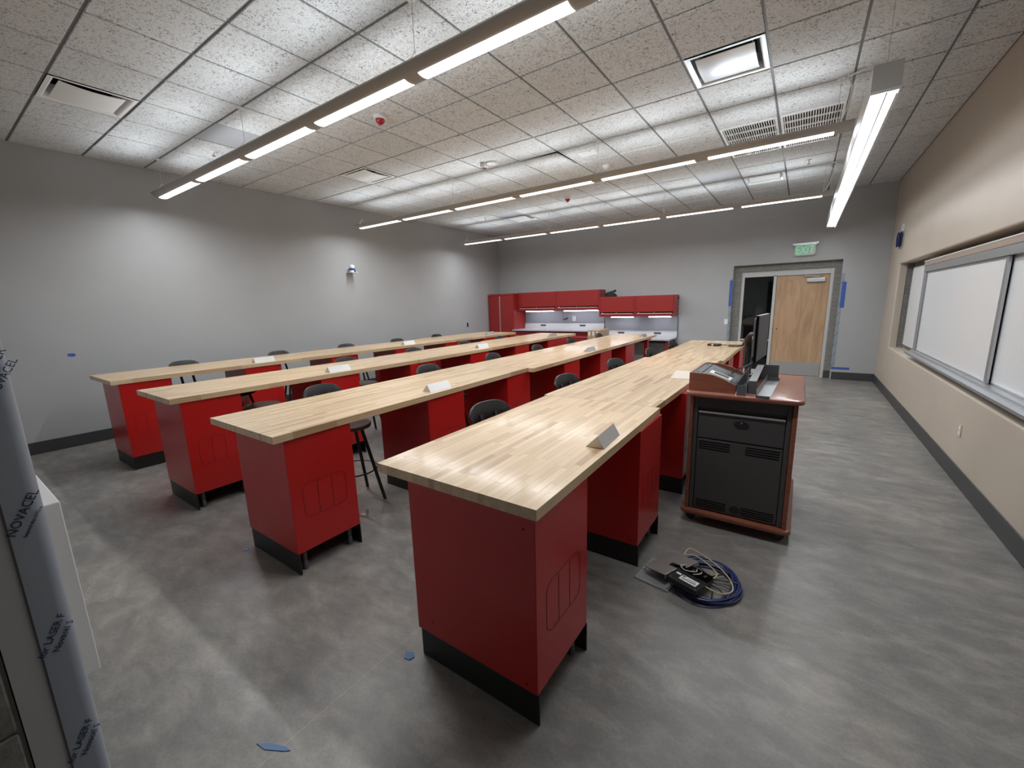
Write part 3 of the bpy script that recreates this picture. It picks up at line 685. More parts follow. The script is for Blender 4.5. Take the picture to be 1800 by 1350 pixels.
tag(box('wall_box', WHITEM, -1.66, -1.36, YF, YF + 0.0345, 0.785, 1.232, None, 0.002), 'white box on the wall just behind the film wrapped corner', 'wall box')

# ================================================================== BENCHES
CABY = [1.155, 2.36, 3.545, 4.735, 5.95, 7.12]; CW = 0.45
ROWN = ['whiteboard-side bench row', 'second bench row', 'third bench row', 'left-wall bench row']
# row: top height, cabinet right face x(y), cabinet depth, list of tops (y0, y1, xr0, xr1, width), cabinets y
ROWS = [
    dict(zt=0.933, cx=lambda y: -0.720, cd=0.665, tops=[(1.15, 2.803, -0.709, -0.733, 0.873), (2.805, 5.35, -0.765, -0.742, 0.87), (5.352, 7.92, -0.70, -0.71, 0.86)], cabs=CABY, near=[True, True, True]),
    dict(zt=0.933, cx=lambda y: -2.425, cd=0.64, tops=[(1.09, 3.93, -2.442, -2.510, 0.86), (3.932, 6.68, -2.43, -2.465, 0.90), (6.682, 9.05, -2.465, -2.50, 0.90)], cabs=CABY, near=[True, False, False]),
    dict(zt=0.979, cx=lambda y: -4.07, cd=0.63, tops=[(1.09, 3.69, -4.062, -4.012, 0.81), (3.692, 6.10, -4.00, -4.03, 0.85), (6.102, 8.36, -4.03, -4.06, 0.90)], cabs=CABY + [7.575], near=[False] * 3),
    dict(zt=0.984, cx=lambda y: -5.775 + (y - 1.1) * 0.012, cd=0.62, tops=[(1.10, 3.70, -5.757, -5.715, 0.84), (3.702, 6.10, -5.712, -5.675, 0.88), (6.102, 8.33, -5.672, -5.63, 0.98)], cabs=CABY + [7.575], near=[False] * 3),
]
TH = 0.044
def with_rnd(me, vals):
    a = me.attributes.new('rnd', 'FLOAT', 'FACE'); a.data.foreach_set('value', vals)
def worktop(y0, y1, xr0, xr1, w, zt, near, label, grp):
    L = y1 - y0; sl_ = (xr1 - xr0) / L
    def shear(mb): mb.v = [(x + sl_ * y, y, z) for x, y, z in mb.v]; return mb
    t = None; n = max(18, round(w / 0.033)); sw = w / n
    allb = MB(); vals = []; pieces = []
    for k in range(n):
        xa, xb = -w + k * sw, -w + (k + 1) * sw
        y = 0.0; first = True
        while y < L - 1e-6:
            ln = random.uniform(0.22, 0.62) * (random.random() if first else 1); first = False
            ye = min(L, y + max(0.12, ln))
            if L - ye < 0.12: ye = L
            pieces.append((xa, xb, y, ye, random.random())); y = ye
    g = 0.00025
    if near:
        t = empty('bench_worktop', (xr0, y0, zt - TH))
        for xa, xb, ya, yb, rv in pieces:
            me = shear(MB().box(xa + g, xb - g, ya + (g if ya > 0 else 0), yb - (g if yb < L else 0), 0, TH)).mesh('stave', WOOD); with_rnd(me, [rv] * 6)
            inst(me, 'stave', (0, 0, 0), t)
    else:
        for xa, xb, ya, yb, rv in pieces: allb.box(xa + g, xb - g, ya + (g if ya > 0 else 0), yb - (g if yb < L else 0), 0, TH); vals += [rv] * 6
        me = shear(allb).mesh('bench_worktop', WOOD); with_rnd(me, vals)
        t = inst(me, 'bench_worktop', (xr0, y0, zt - TH))
    return tag(t, label, 'worktop', grp)
def emblem(parent, x, y0, w, zc):
    """scored rounded outline with two upright strokes, on the +x face"""
    m = MB(); rw, rh, rc = w * 0.66, 0.225, 0.045; cy = y0 + w / 2
    def seg(a, b): m.quadbar((x, *a), (x, *b), 0.0022, 0.0012, (1, 0, 0))
    pts = []
    for (sx, sz, a0) in ((1, 1, 0), (-1, 1, 90), (-1, -1, 180), (1, -1, 270)):
        for q in range(4):
            a = math.radians(a0 + 30 * q); pts.append((cy + sx * (rw / 2 - rc) + rc * math.cos(a), zc + sz * (rh / 2 - rc) + rc * math.sin(a)))
    for a, b in zip(pts, pts[1:] + pts[:1]): seg(a, b)
    for q in (-1, 1): seg((cy + q * rw / 6, zc - rh / 2), (cy + q * rw / 6, zc + rh / 2))
    m.build('emblem_outline', GROOVE, parent)
def pedestal(x, y, cd, zc, front_kick, label, grp):
    t = empty('pedestal_cabinet', (x, y, 0)); k = 0.141
    b = MB(); b.box(-cd, 0, 0, CW, k, zc - 0.001); b.build('body', RED, t, 0.0025, 1)
    emblem(t, 0.0005, 0.0, CW, 0.14 + (zc - 0.14) * 0.44)
    box('kick_plate', KICK, -cd + 0.018, 0.004, 0.002, 0.010, 0.002, k + 0.004, t); box('kick_plate', KICK, -cd + 0.018, 0.004, CW - 0.010, CW - 0.002, 0.002, k + 0.004, t)
    if front_kick: box('kick_plate', KICK, -0.012, -0.004, 0.012, CW - 0.012, 0.002, k, t)
    box('kick_plate', KICK, -cd + 0.03, -cd + 0.038, 0.012, CW - 0.012, 0.002, k, t)
    for fx in (-0.05, -cd + 0.08):
        for fy in (0.06, CW - 0.06):
            MB().lathe([(0.016, 0.002), (0.016, 0.05), (0.013, 0.055), (0.013, 0.075), (0.017, 0.08), (0.017, k)], 10, (fx, fy, 0)).build('levelling_foot', MIDG, t, smooth=True)
    for px_, pz in ((-0.05, k + 0.03), (-cd + 0.10, k + 0.07), (-0.05, zc - 0.05)):
        MB().lathe([(0.004, -0.0006), (0.004, 0.0006)], 8).build('screw', VOID, t, loc=(px_, 0.0, pz)).rotation_euler = (math.pi / 2, 0, 0)
    return tag(t, label, 'cabinet', grp)
# stool
def make_stool():
    t = empty('shop_stool')
    zs = 0.70
    s_ = MB().lathe([(0.15, zs - 0.034), (0.172, zs - 0.03), (0.175, zs - 0.02), (0.175, zs - 0.006)], 36).build('seat_rim', SEATRIM, t, smooth=True)
    MB().lathe([(0.174, zs - 0.006), (0.170, zs)], 36).build('seat', SEAT, t, smooth=True)
    for k in range(4):
        a = math.radians(30 + 90 * k); c_, s2 = math.cos(a), math.sin(a)
        l_ = MB().tube([(0.10 * c_, 0.10 * s2, zs - 0.034), (0.250 * c_, 0.250 * s2, 0.022)], 0.0145, 10).build('leg', BLACKM, t, smooth=True)
        MB().lathe([(0.013, 0.0), (0.015, 0.006), (0.010, 0.014), (0.007, 0.03)], 10, (0.253 * c_, 0.253 * s2, 0)).build('glide', CHROME, l_, smooth=True)
    rr = 0.195; MB().tube([(rr * math.cos(2 * math.pi * q / 28), rr * math.sin(2 * math.pi * q / 28), 0.30) for q in range(28)], 0.007, 6, True).build('foot_ring', BLACKM, t, smooth=True)
    for sy in (-1, 1):
        MB().quadbar((-0.05, sy * 0.065, zs - 0.045), (-0.235, sy * 0.065, zs - 0.045), 0.028, 0.006).build('bracket', BLACKM, t)
        MB().quadbar((-0.232, sy * 0.065, zs - 0.05), (-0.345, sy * 0.065, 0.93), 0.028, 0.006, (1, 0, 0)).build('upright', BLACKM, t)
    n = 12; m = MB(); v = []; hw = 0.18     # curved pad, rounded outline
    b = MB(); cols = []
    for k in range(n + 1):
        u = -1 + 2 * k / n; yy = hw * u; xx = -0.352 + 0.045 * u * u; half = 0.082 * (1 - abs(u) ** 3.2) ** 0.5 if abs(u) < 1 else 0.012
        half = max(half, 0.012)
        for zz, dx in ((0.925 - half, 0.012), (0.925 + half, -0.012)):
            cols.append((xx + dx * 1.0, yy, zz)); cols.append((xx + dx * 1.0 - 0.016, yy, zz))
    f = []
    for k in range(n):
        a_, c_ = 4 * k, 4 * (k + 1)
        f += [(a_, c_, c_ + 2, a_ + 2), (a_ + 1, a_ + 3, c_ + 3, c_ + 1), (a_, a_ + 1, c_ + 1, c_), (a_ + 2, c_ + 2, c_ + 3, a_ + 3)]
    f += [(0, 2, 3, 1), (4 * n, 4 * n + 1, 4 * n + 3, 4 * n + 2)]
    b.add(cols, f).build('backrest', BLACK, t, 0.003, 2, smooth=True)
    return t
STOOL0 = make_stool(); stool_used = [False]
def stool(x, y, rz, label, grp='black framed shop stools', z=0):
    o = STOOL0 if not stool_used[0] else copy_tree(STOOL0); stool_used[0] = True
    o.location = (x, y, z); o.rotation_euler.z = rz; return tag(o, label, 'stool', grp)
# power box
def make_box():
    t = empty('power_box'); L = 0.255; w = 0.098; h = 0.062; ax = -0.036
    m = MB(); tri = [(-w, 0), (0, 0), (ax, h)]
    n1 = [(-w, 0, 0), (0, 0, 0), (ax, 0, h)]; n2 = [(-w, L, 0), (0, L, 0), (ax, L, h)]
    m.add(n1 + n2, [(0, 1, 2), (5, 4, 3), (0, 3, 4, 1), (1, 4, 5, 2)])
    # framed left slope with an opening
    P0, P1 = Vector((-w, 0, 0)), Vector((ax, 0, h)); Y = Vector((0, 1, 0))
    def q(u, v): return tuple(P0 + (P1 - P0) * u + Y * v)
    o_ = [q(0, 0), q(1, 0), q(1, L), q(0, L)]; i_ = [q(0.14, 0.03), q(0.86, 0.03), q(0.86, L - 0.03), q(0.14, L - 0.03)]
    m.add(o_ + i_, [(0, 1, 5, 4), (1, 2, 6, 5), (2, 3, 7, 6), (3, 0, 4, 7)])
    m.build('shell', STEEL, t)
    nrm = (P1 - P0).cross(Y).normalized() * -1
    if nrm.x < 0: nrm = -nrm
    ii = [tuple(Vector(a) - Vector((0, 0, 0)) + nrm * -0.0 + Vector((0.006, 0, -0.008))) for a in i_]
    MB().add(ii, [(0, 1, 2, 3)]).build('recess', BLACK, t)
    return t
BOX0 = make_box(); box_used = [False]
def power_box(x, y, z, rz, label):
    o = BOX0 if not box_used[0] else copy_tree(BOX0); box_used[0] = True
    o.location = (x, y, z); o.rotation_euler.z = rz; return tag(o, label, 'power box', 'steel wedge power boxes')

BOXY = [[(1.85, -0.742), (4.6, None)], [(2.43, -2.527), (5.60, None), (8.25, None)], [(2.50, -4.10), (5.08, -4.14), (7.37, -4.12)], [(2.52, -5.82), (5.02, -5.80), (7.45, -5.80)]]
STY = [[2.08, 3.29, 4.485, 5.69, 6.88], [1.98, 3.26, 4.47, 5.66, 6.86, 8.20], [2.00, 3.22, 4.42, 5.64, 6.82], [2.00, 3.24, 4.40, 5.54, 6.75]]
SEG = ['nearest piece', 'middle piece', 'far piece']
for r_, row in enumerate(ROWS):
    zt = row['zt']; zc = zt - TH
    for k, (a, b, x0_, x1_, w_) in enumerate(row['tops']):
        worktop(a, b, x0_, x1_, w_, zt, row['near'][k], 'light butcher block worktop, %s of the %s' % (SEG[k], ROWN[r_]), 'butcher block bench tops')
    n = len(row['cabs'])
    for k, y in enumerate(row['cabs']):
        xe_ = [x0_ + (x1_ - x0_) * (y + CW / 2 - a) / (b - a) for (a, b, x0_, x1_, w_) in row['tops'] if a <= y + CW / 2 <= b]
        pedestal(row['cx'](y) if r_ == 0 or not xe_ else xe_[0] - 0.014, y, row['cd'], zc, r_ == 3, 'red steel pedestal cabinet, %s from the camera under the %s' % (ORD[k], ROWN[r_]), 'red pedestal cabinets')
    # posts at the far end
    ye = row['tops'][-1][1]; xe = row['tops'][-1][3]; we = row['tops'][-1][4]
    for q, (xx, sd) in enumerate(((xe - 0.05, 'whiteboard'), (xe - we + 0.09, 'window-less left wall'))):
        t = empty('bench_leg_post', (xx, ye - 0.55 if (r_ == 1 and q == 0) else ye - 0.16, 0))
        box('post', RED, -0.035, 0.035, -0.035, 0.035, 0.03, zc - 0.03, t, 0.003); box('top_plate', RED, -0.06, 0.06, -0.12, 0.12, zc - 0.03, zc - 0.0005, t)
        MB().lathe([(0.03, 0), (0.03, 0.012), (0.012, 0.02), (0.012, 0.03)], 14).build('foot', BLACK, t, smooth=True)
        tag(t, 'red leg post at the far end of the %s, %s side' % (ROWN[r_], 'whiteboard' if q == 0 else 'left wall'), 'bench leg', 'red bench leg posts')
    for k, (y, x) in enumerate(BOXY[r_]):
        if x is None:
            for (a, b, x0_, x1_, w_) in row['tops']:
                if a <= y <= b: x = x0_ + (x1_ - x0_) * (y - a) / (b - a) - 0.05
        if r_ == 0 and k == 1: continue
        power_box(x, y, zt, 0.0 + (0.06 if r_ == 0 else 0.0), 'steel wedge power box on the %s, %s from the camera' % (ROWN[r_], ORD[k]))
    for k, y in enumerate(STY[r_]):
        if r_ == 2 and k == 0: continue
        for (a, b, x0_, x1_, w_) in row['tops']:
            if a <= y <= b or (y > row['tops'][-1][1] and b == row['tops'][-1][1]): xl = x0_ + (x1_ - x0_) * (y - a) / (b - a) - w_
        stool(xl + (0.240 if r_ == 0 else 0.272), y, random.uniform(-0.06, 0.06) - (0.14 if r_ == 0 else 0.0), 'black stool with a curved backrest at the %s, %s from the camera' % (ROWN[r_], ORD[k])).scale.z = (1, 1, 1.015, 1.03)[r_]
# stool without a visible backrest above the third row: set lower, its back tucked under the top
t = stool(-4.52, 1.97, math.radians(14), 'stool tucked fully under the near end of the third bench row', z=0)
t.location.z = 0
for ch in t.children:
    if ch.name.startswith('backrest') or ch.name.startswith('upright'): ch.location.z = -0.075; ch.location.x = 0.06

# ------------------------------------------------------------------ microphone and paper on the front bench
t = tag(empty('desk_microphone', (-1.07, 7.06, 0.933), math.radians(-18)), 'black gooseneck microphone lying on the far end of the front bench', 'microphone')
MB().box(-0.09, 0.09, -0.055, 0.055, 0, 0.035).build('base', BLACK, t, 0.012); box('base_band', CHROME, -0.02, 0.01, -0.056, 0.056, 0.004, 0.034, t)
MB().tube([(0.08, 0, 0.02), (0.16, 0.0, 0.022), (0.25, 0, 0.02)], 0.006, 8).build('gooseneck', BLACKM, t, smooth=True)
MB().tube([(0.22, 0, 0.018), (0.37, 0, 0.022)], 0.018, 10).build('grip', MIDG, t, smooth=True); MB().tube([(0.36, 0, 0.02), (0.41, 0.005, 0.03), (0.43, 0.01, 0.065), (0.44, 0.01, 0.075)], [0.012, 0.014, 0.018, 0.016], 10).build('head', BLACK, t, smooth=True)
t = tag(MB().add([(0, 0, 0.002), (0.20, 0.02, 0.002), (0.19, 0.30, 0.03), (-0.01, 0.28, 0.03), (0, 0, 0.0005), (0.20, 0.02, 0.0005), (0.19, 0.30, 0.0285), (-0.01, 0.28, 0.0285)], [(0, 1, 2, 3), (7, 6, 5, 4), (0, 4, 5, 1), (1, 5, 6, 2), (2, 6, 7, 3), (3, 7, 4, 0)]).build('paper_sheet', mat('paper', (0.62, 0.55, 0.48), 0.8), loc=(-0.955, 3.95, 0.9335)), 'curled sheet of paper on the front bench beside the lectern', 'paper')

# ================================================================== LECTERN
LX, LY = -0.640, 3.09; LW, LD = 0.705, 1.06
t = tag(empty('lectern', (LX, LY, 0)), 'charcoal and cherry lectern cabinet on casters beside the front bench', 'lectern')
def rrect(x0, x1, y0, y1, r, n=5):
    p = []
    for cx, cy, a0 in ((x1 - r, y1 - r, 0), (x0 + r, y1 - r, 90), (x0 + r, y0 + r, 180), (x1 - r, y0 + r, 270)):
        for k in range(n + 1): a = math.radians(a0 + 90 * k / n); p.append((cx + r * math.cos(a), cy + r * math.sin(a)))
    return p
MB().prism(rrect(0, LW, 0, LD, 0.06), 2, 0.970, 1.000).build('top_board', CHERRYTOP, t, 0.005, smooth=True)
MB().prism(rrect(-0.003, LW + 0.003, -0.003, LD + 0.003, 0.06), 2, 0.974, 0.996).build('top_edge_band', CHERRY, t, 0.004, smooth=True)
MB().prism(rrect(0, LW, 0.0, LD, 0.05), 2, 0.075, 0.105).build('base_board', CHERRY, t, 0.006, smooth=True)
box('side_panel', CHERRY, 0.030, 0.055, 0.035, LD - 0.04, 0.105, 0.970, t, 0.004); box('side_panel', CHERRY, LW - 0.055, LW - 0.028, 0.035, LD - 0.04, 0.105, 0.970, t, 0.004)
box('carcass', DARKG, 0.055, LW - 0.055, 0.075, LD - 0.05, 0.105, 0.970, t)
box('corner_stile', DARKG, 0.055, 0.085, 0.045, 0.075, 0.105, 0.970, t, 0.006); box('corner_stile', DARKG, LW - 0.085, LW - 0.055, 0.045, 0.075, 0.105, 0.970, t, 0.006)
box('top_fascia', DARKG, 0.085, LW - 0.085, 0.050, 0.075, 0.890, 0.970, t, 0.002)
dr = box('drawer_front', DARKG, 0.090, LW - 0.090, 0.050, 0.075, 0.665, 0.850, t, 0.002)
box('pull_lip', ALU, 0.090, LW - 0.090, 0.040, 0.052, 0.848, 0.862, dr, 0.003)
MB().prism([(0.045 * math.cos(a), 0.026 * math.sin(a)) for a in [2 * math.pi * k / 24 for k in range(24)]], 1, -0.002, 0.002).build('lock_oval', BLACK, dr, loc=(0.365, 0.048, 0.792))
MB().lathe([(0.006, -0.002), (0.006, 0.002)], 10).build('lock_cylinder', CHROME, dr, loc=(0.365, 0.045, 0.805)).rotation_euler = (math.pi / 2, 0, 0)
dd = box('door', DARKG, 0.090, LW - 0.090, 0.050, 0.075, 0.115, 0.655, t, 0.002)
sl = MB().box(0, 0.20, -0.0012, 0.0012, -0.003, 0.003).mesh('vent_slot', VOID)
for x0_ in (0.105, 0.400):
    for z0_ in (0.635, 0.185):
        for k in range(4): inst(sl, 'vent_slot', (x0_, 0.0495, z0_ - 0.017 * k), dd)
MB().prism([(0.032 * math.cos(a), 0.028 * math.sin(a)) for a in [2 * math.pi * k / 24 for k in range(24)]], 1, -0.002, 0.002).build('lock_oval', BLACK, dd, loc=(0.362, 0.048, 0.160))
for cx_, cy_ in ((0.07, 0.08), (LW - 0.07, 0.08), (0.07, LD - 0.08), (LW - 0.07, LD - 0.08)):
    c_ = MB().lathe([(0.033, -0.014), (0.036, -0.008), (0.036, 0.008), (0.033, 0.014)], 18).build('caster', BLACK, t, loc=(cx_, cy_, 0.036)); c_.rotation_euler = (math.pi / 2, 0, 0.4)
    box('caster_fork', DARKG, cx_ - 0.02, cx_ + 0.02, cy_ - 0.02, cy_ + 0.02, 0.055, 0.076, t)
# console on the lectern
CXo, CYo = -0.628, 3.155
t = tag(empty('control_console', (CXo, CYo, 1.0005)), 'cherry sided control console with a sloped slate plate on the lectern', 'console')
side = [(0, 0), (0.30, 0), (0.30, 0.045)]
for k in range(9): u = k / 8; side.append((0.292 - 0.20 * u, 0.060 + 0.068 * math.sin(u * math.pi / 2)))
side += [(0.05, 0.130), (0, 0.130)]
CD = 0.575
MB().prism(side, 1, 0, 0.018).build('side_panel', CHERRY, t); MB().prism(side, 1, CD - 0.018, CD).build('side_panel', CHERRY, t)
box('rear_panel', CHERRY, 0, 0.016, 0.018, CD - 0.018, 0, 0.130, t)
MB().prism([(0.016, 0.0), (0.29, 0.0), (0.29, 0.040), (0.275, 0.050), (0.07, 0.122), (0.016, 0.125)], 1, 0.018, CD - 0.018).build('face_plate', CONSOLE, t)
def on_slope(name, m, u0, u1, y0, y1, h0, h1, par):
    a, b = Vector((0.275, 0, 0.050)), Vector((0.07, 0, 0.122)); dv = b - a; nn = Vector((dv.z * -1, 0, dv.x)); nn = Vector((-dv.z, 0, dv.x)).normalized()
    if nn.z < 0: nn = -nn
    v = []
    for h in (h0, h1):
        for (u, y) in ((u0, y0), (u1, y0), (u1, y1), (u0, y1)): p = a + dv * u + nn * h; v.append((p.x, y, p.z))
    return MB().add(v, [(3, 2, 1, 0), (4, 5, 6, 7), (0, 1, 5, 4), (1, 2, 6, 5), (2, 3, 7, 6), (3, 0, 4, 7)]).build(name, m, par)
box('plate_seam', VOID, 0.068, 0.072, 0.02, CD - 0.02, 0.121, 0.1235, t)
on_slope('flip_cover', DARKG, 0.45, 0.85, 0.28, 0.40, 0.0, 0.004, t); on_slope('cable_cubby', BLACK, 0.15, 0.36, 0.31, 0.40, 0.0, 0.003, t)
for y_ in (0.08, 0.45): box('plate_logo', BLACK, 0.030, 0.046, y_, y_ + 0.05, 0.1225, 0.1255, t)
t2 = tag(empty('touch_panel', (CXo, CYo, 1.0005)), 'small white framed touch panel resting on the console slope', 'touch panel')
on_slope('frame', WHITE, 0.12, 0.80, 0.070, 0.180, 0.001, 0.024, t2); on_slope('display', LCD, 0.22, 0.68, 0.092, 0.160, 0.024, 0.0255, t2)
# steel brackets on the lectern top
t = tag(empty('steel_bracket', (-0.318, 3.12, 1.0005)), 'dark steel channel bracket standing on the lectern top', 'bracket')
box('web', MIDG, 0.0, 0.004, 0.0, 0.74, 0, 0.092, t); box('flange', MIDG, 0.004, 0.055, 0.0, 0.004, 0, 0.070, t); box('foot', MIDG, 0.004, 0.055, 0.004, 0.74, 0, 0.004, t)
box('divider', MIDG, 0.05, 0.054, 0.10, 0.74, 0.004, 0.075, t)
t = tag(empty('steel_bracket', (-0.258, 3.21, 1.0005), math.radians(0)), 'tall folded steel bracket leaning across the lectern top', 'bracket')
box('end_plate', MIDG, 0.0, 0.050, 0.0, 0.004, 0, 0.085, t); MB().quadbar((0.024, 0.0, 0.088), (0.026, 0.62, 0.115), 0.045, 0.004).build('top_strap', ALU, t); box('back_plate', MIDG, 0.0, 0.150, 0.62, 0.626, 0, 0.120, t)
box('side_plate', MIDG, 0.0, 0.004, 0.004, 0.62, 0, 0.050, t)
t = tag(empty('steel_rail', (-0.203, 3.095, 1.0005), math.radians(-2)), 'grey L shaped steel rail lying along the lectern top', 'rail')
box('flat', ALU, 0.004, 0.080, 0.0, 0.70, 0.0, 0.004, t); box('upstand', MIDG, 0.0, 0.004, 0.0, 0.70, 0.0, 0.045, t); box('end_tab', MIDG, 0.004, 0.080, -0.004, 0.0, 0.0, 0.016, t); box('end_tab', MIDG, 0.004, 0.080, 0.70, 0.704, 0.0, 0.03, t)
for x_ in (0.02, 0.065): MB().lathe([(0.004, -0.001), (0.004, 0.001)], 8).build('rivet', CHROME, t, loc=(x_, -0.005, 0.008)).rotation_euler = (math.pi / 2, 0, 0)
# monitor on an arm
t = tag(empty('computer_monitor', (-0.335, 3.98, 1.0005)), 'flat monitor seen edge on, on a black arm at the lectern', 'monitor')
MB().lathe([(0.05, 0), (0.05, 0.012), (0.026, 0.02), (0.024, 0.06)], 20).build('clamp_base', BLACK, t, smooth=True)
MB().tube([(0, 0, 0.02), (0.0, 0, 0.16), (-0.01, 0, 0.27)], [0.024, 0.024, 0.026], 12).build('pole', BLACK, t, smooth=True)
MB().quadbar((-0.03, 0.0, 0.10), (-0.032, 0.0, 0.31), 0.012, 0.03, (0, 1, 0)).build('arm_cover', MIDG, t)
MB().tube([(-0.01, 0, 0.26), (-0.012, -0.03, 0.305), (0.015, -0.07, 0.345), (0.06, -0.10, 0.355)], [0.028, 0.03, 0.028, 0.022], 12).build('elbow', BLACK, t, smooth=True)
MB().lathe([(0.035, -0.012), (0.035, 0.012)], 16).build('pivot', CHROME, t, loc=(0.055, -0.10, 0.33))
ax_, ay_, bx_, by_ = -0.250, 3.60, -0.214, 4.11
ang = math.atan2(-(bx_ - ax_), by_ - ay_)
mo = MB().box(0, 0.016, 0, 0.51, 0.0, 0.345).build('display_panel', BLACK, t, 0.003); mo.location = (ax_ + 0.335 - 0.02, ay_ - 3.98, 0.165); mo.rotation_euler.z = ang
box('screen', SCREEN, 0.0162, 0.0175, 0.006, 0.504, 0.006, 0.340, mo); box('top_edge', ALU, -0.004, 0.0165, 0.0, 0.51, 0.346, 0.350, mo); box('rear_shell', MIDG, -0.022, 0.0, 0.03, 0.48, 0.03, 0.33, mo, 0.008); box('near_edge', VOID, -0.002, 0.014, -0.002, -0.0005, 0.0, 0.345, mo)
tag(MB().tube([(-0.40, 3.50, 1.085), (-0.36, 3.53, 1.12), (-0.31, 3.60, 1.135), (-0.275, 3.75, 1.16), (-0.262, 3.83, 1.20)], 0.005, 6).build('video_cable', BLACK, smooth=True), 'thin black cable running from the console up to the monitor', 'cable')

# ================================================================== BACK WALL WORK CENTRE
XB0, XB1, XB2 = -6.650, -4.205, -2.385
t = tag(empty('tall_locker', (XL + 0.018, 9.755, 0)), 'tall red two door locker in the far left corner', 'locker'); LWk = XB0 - (XL + 0.018) - 0.004
box('carcass', RED2, 0, LWk, 0.022, 0.62, 0.03, 1.945, t, 0.003); box('top_fascia', RED2, 0, LWk, 0.0, 0.022, 1.895, 1.945, t, 0.003); box('plinth', KICK, 0.02, LWk - 0.02, 0.03, 0.60, 0.001, 0.03, t)
dl = box('door', RED2, 0.02, LWk * 0.455, 0.002, 0.022, 0.05, 1.89, t, 0.003); dr = box('door', RED2, LWk * 0.50, LWk - 0.015, 0.002, 0.022, 0.05, 1.89, t, 0.003)
box('handle_strip', mat('pinkish_aluminium', (0.5, 0.36, 0.34), 0.35, metal=0.6), LWk * 0.455 + 0.002, LWk * 0.50 - 0.006, -0.014, 0.01, 0.10, 1.88, dl, 0.004); box('badge', CHROME, 0.02, 0.07, -0.002, 0.0, 1.912, 1.925, t)
def upper(x0, x1, z0, z1, label):
    t = tag(empty('wall_cabinet', (x0, 9.985, z0)), label, 'wall cabinet', 'red flip front wall cabinets')
    w = x1 - x0; h = z1 - z0
    box('carcass', RED2, 0.001, w - 0.001, 0.018, YB - 9.985, 0, h, t, 0.003)
    f = box('flip_door', RED2, 0.03, w - 0.03, 0.0, 0.018, 0.105, h - 0.025, t, 0.003)
    box('rail', RED2, 0.001, w - 0.001, 0.004, 0.018, 0.0, 0.055, t, 0.002); box('frame_stile', RED2, 0.001, 0.026, 0.004, 0.018, 0.055, h, t, 0.002); box('frame_stile', RED2, w - 0.026, w - 0.001, 0.004, 0.018, 0.055, h, t, 0.002)
    box('handle', mat('pale_pink_handle', (0.62, 0.30, 0.27), 0.35, metal=0.2), 0.05, w - 0.05, -0.016, 0.006, 0.056, 0.078, f, 0.004)
    box('shadow_gap', VOID, 0.03, w - 0.03, 0.012, 0.0178, 0.080, 0.105, t); MB().lathe([(0.01, -0.004), (0.01, 0.004)], 10).build('lock', CHROME, f, loc=(w / 2, -0.002, 0.092)).rotation_euler = (math.pi / 2, 0, 0)
    MB().prism([(0, 0), (0.06, 0), (0.03, 0.022)], 1, -0.004, 0.0).build('badge', CHROME, f, loc=(0.06, 0.0, 0.079))
    return t
xm1 = (XB0 + XB1) / 2; xm2 = (XB1 + XB2) / 2
upper(XB0, xm1, 1.45, 1.955, 'red wall cabinet next to the tall locker, high pair')
upper(xm1, XB1, 1.45, 1.955, 'red wall cabinet over the white outlet, right one of the high pair')
upper(XB1, xm2, 1.28, 1.765, 'red wall cabinet of the low pair, below the black device')
upper(xm2, XB2, 1.28, 1.765, 'red wall cabinet at the right end of the low pair')
box('port_hole', VOID, 0, 0.002, 0, 0.05, 0, 0.06).location = (XB2 - 0.0008, 10.28, 1.66)
po = bpy.data.objects['port_hole']; po.parent = [o for o in bpy.data.objects if o.get('label', '').startswith('red wall cabinet at the right end')][0]; po.location = (xm2 * 0 + (XB2 - xm2) - 0.0005, 0.30, 0.38)
def led(x0, x1, z, label):
    t = tag(empty('cabinet_light', (x0, 10.06, z - 0.022)), label, 'cabinet light', 'under cabinet lights'); w = x1 - x0
    box('housing', WHITE, 0, w, 0.004, 0.05, 0.017, 0.0215, t); box('diffuser', LED, 0.004, w - 0.004, 0.003, 0.047, 0.0, 0.017, t)
    for k in (0.0, 1.0): box('clip', BLACK, k * w - 0.014, k * w + 0.014, 0.0, 0.05, 0.004, 0.02, t)
led(XB0 + 0.20, xm1 - 0.12, 1.45, 'glowing light strip under the red cabinet next to the locker')
led(xm1 + 0.18, XB1 - 0.06, 1.45, 'glowing light strip under the red cabinet over the outlet')
led(XB1 + 0.28, xm2 - 0.05, 1.28, 'glowing light strip under the left cabinet of the low pair')
led(xm2 + 0.30, XB2 - 0.08, 1.28, 'glowing light strip under the right cabinet of the low pair')
def work_bench(x0, x1, zt, label):
    t = tag(empty('back_workbench', (x0, 9.66, 0)), label, 'workbench', 'grey topped back workbenches'); w = x1 - x0; D = YB - 9.66
    box('top', BENCHGREY, 0.002, w - 0.002, 0.0, D - 0.002, zt - 0.035, zt, t, 0.006)
    MB().prism([(D - 0.075, zt), (D - 0.004, zt), (D - 0.004, zt + 0.145), (D - 0.035, zt + 0.145)], 0, 0.003, w - 0.003).build('splash_strip', BENCHGREY, t)
    for k in (0, 1):
        a_ = 0.003 + (w - 0.006) * k / 2; b_ = 0.003 + (w - 0.006) * (k + 1) / 2
        box('back_panel', PANELGREY, a_ + 0.002, b_ - 0.002, D - 0.022, D - 0.003, zt + 0.146, zt + 0.495, t)
        cx_ = (a_ + b_) / 2
        o = MB().box(-0.085, 0.085, -0.004, 0.004, -0.022, 0.022).build('power_slot', BLACK, t, 0.003); o.location = (cx_, D - 0.052, zt + 0.085); o.rotation_euler.x = -0.27
    box('end_trim', BLACKM, w - 0.006, w - 0.0005, D - 0.028, D - 0.003, zt - 0.02, zt + 0.495, t)
    return t, w, D
t, w, D = work_bench(XB0, XB1, 0.952, 'long high back workbench with red base cabinets beside the locker')
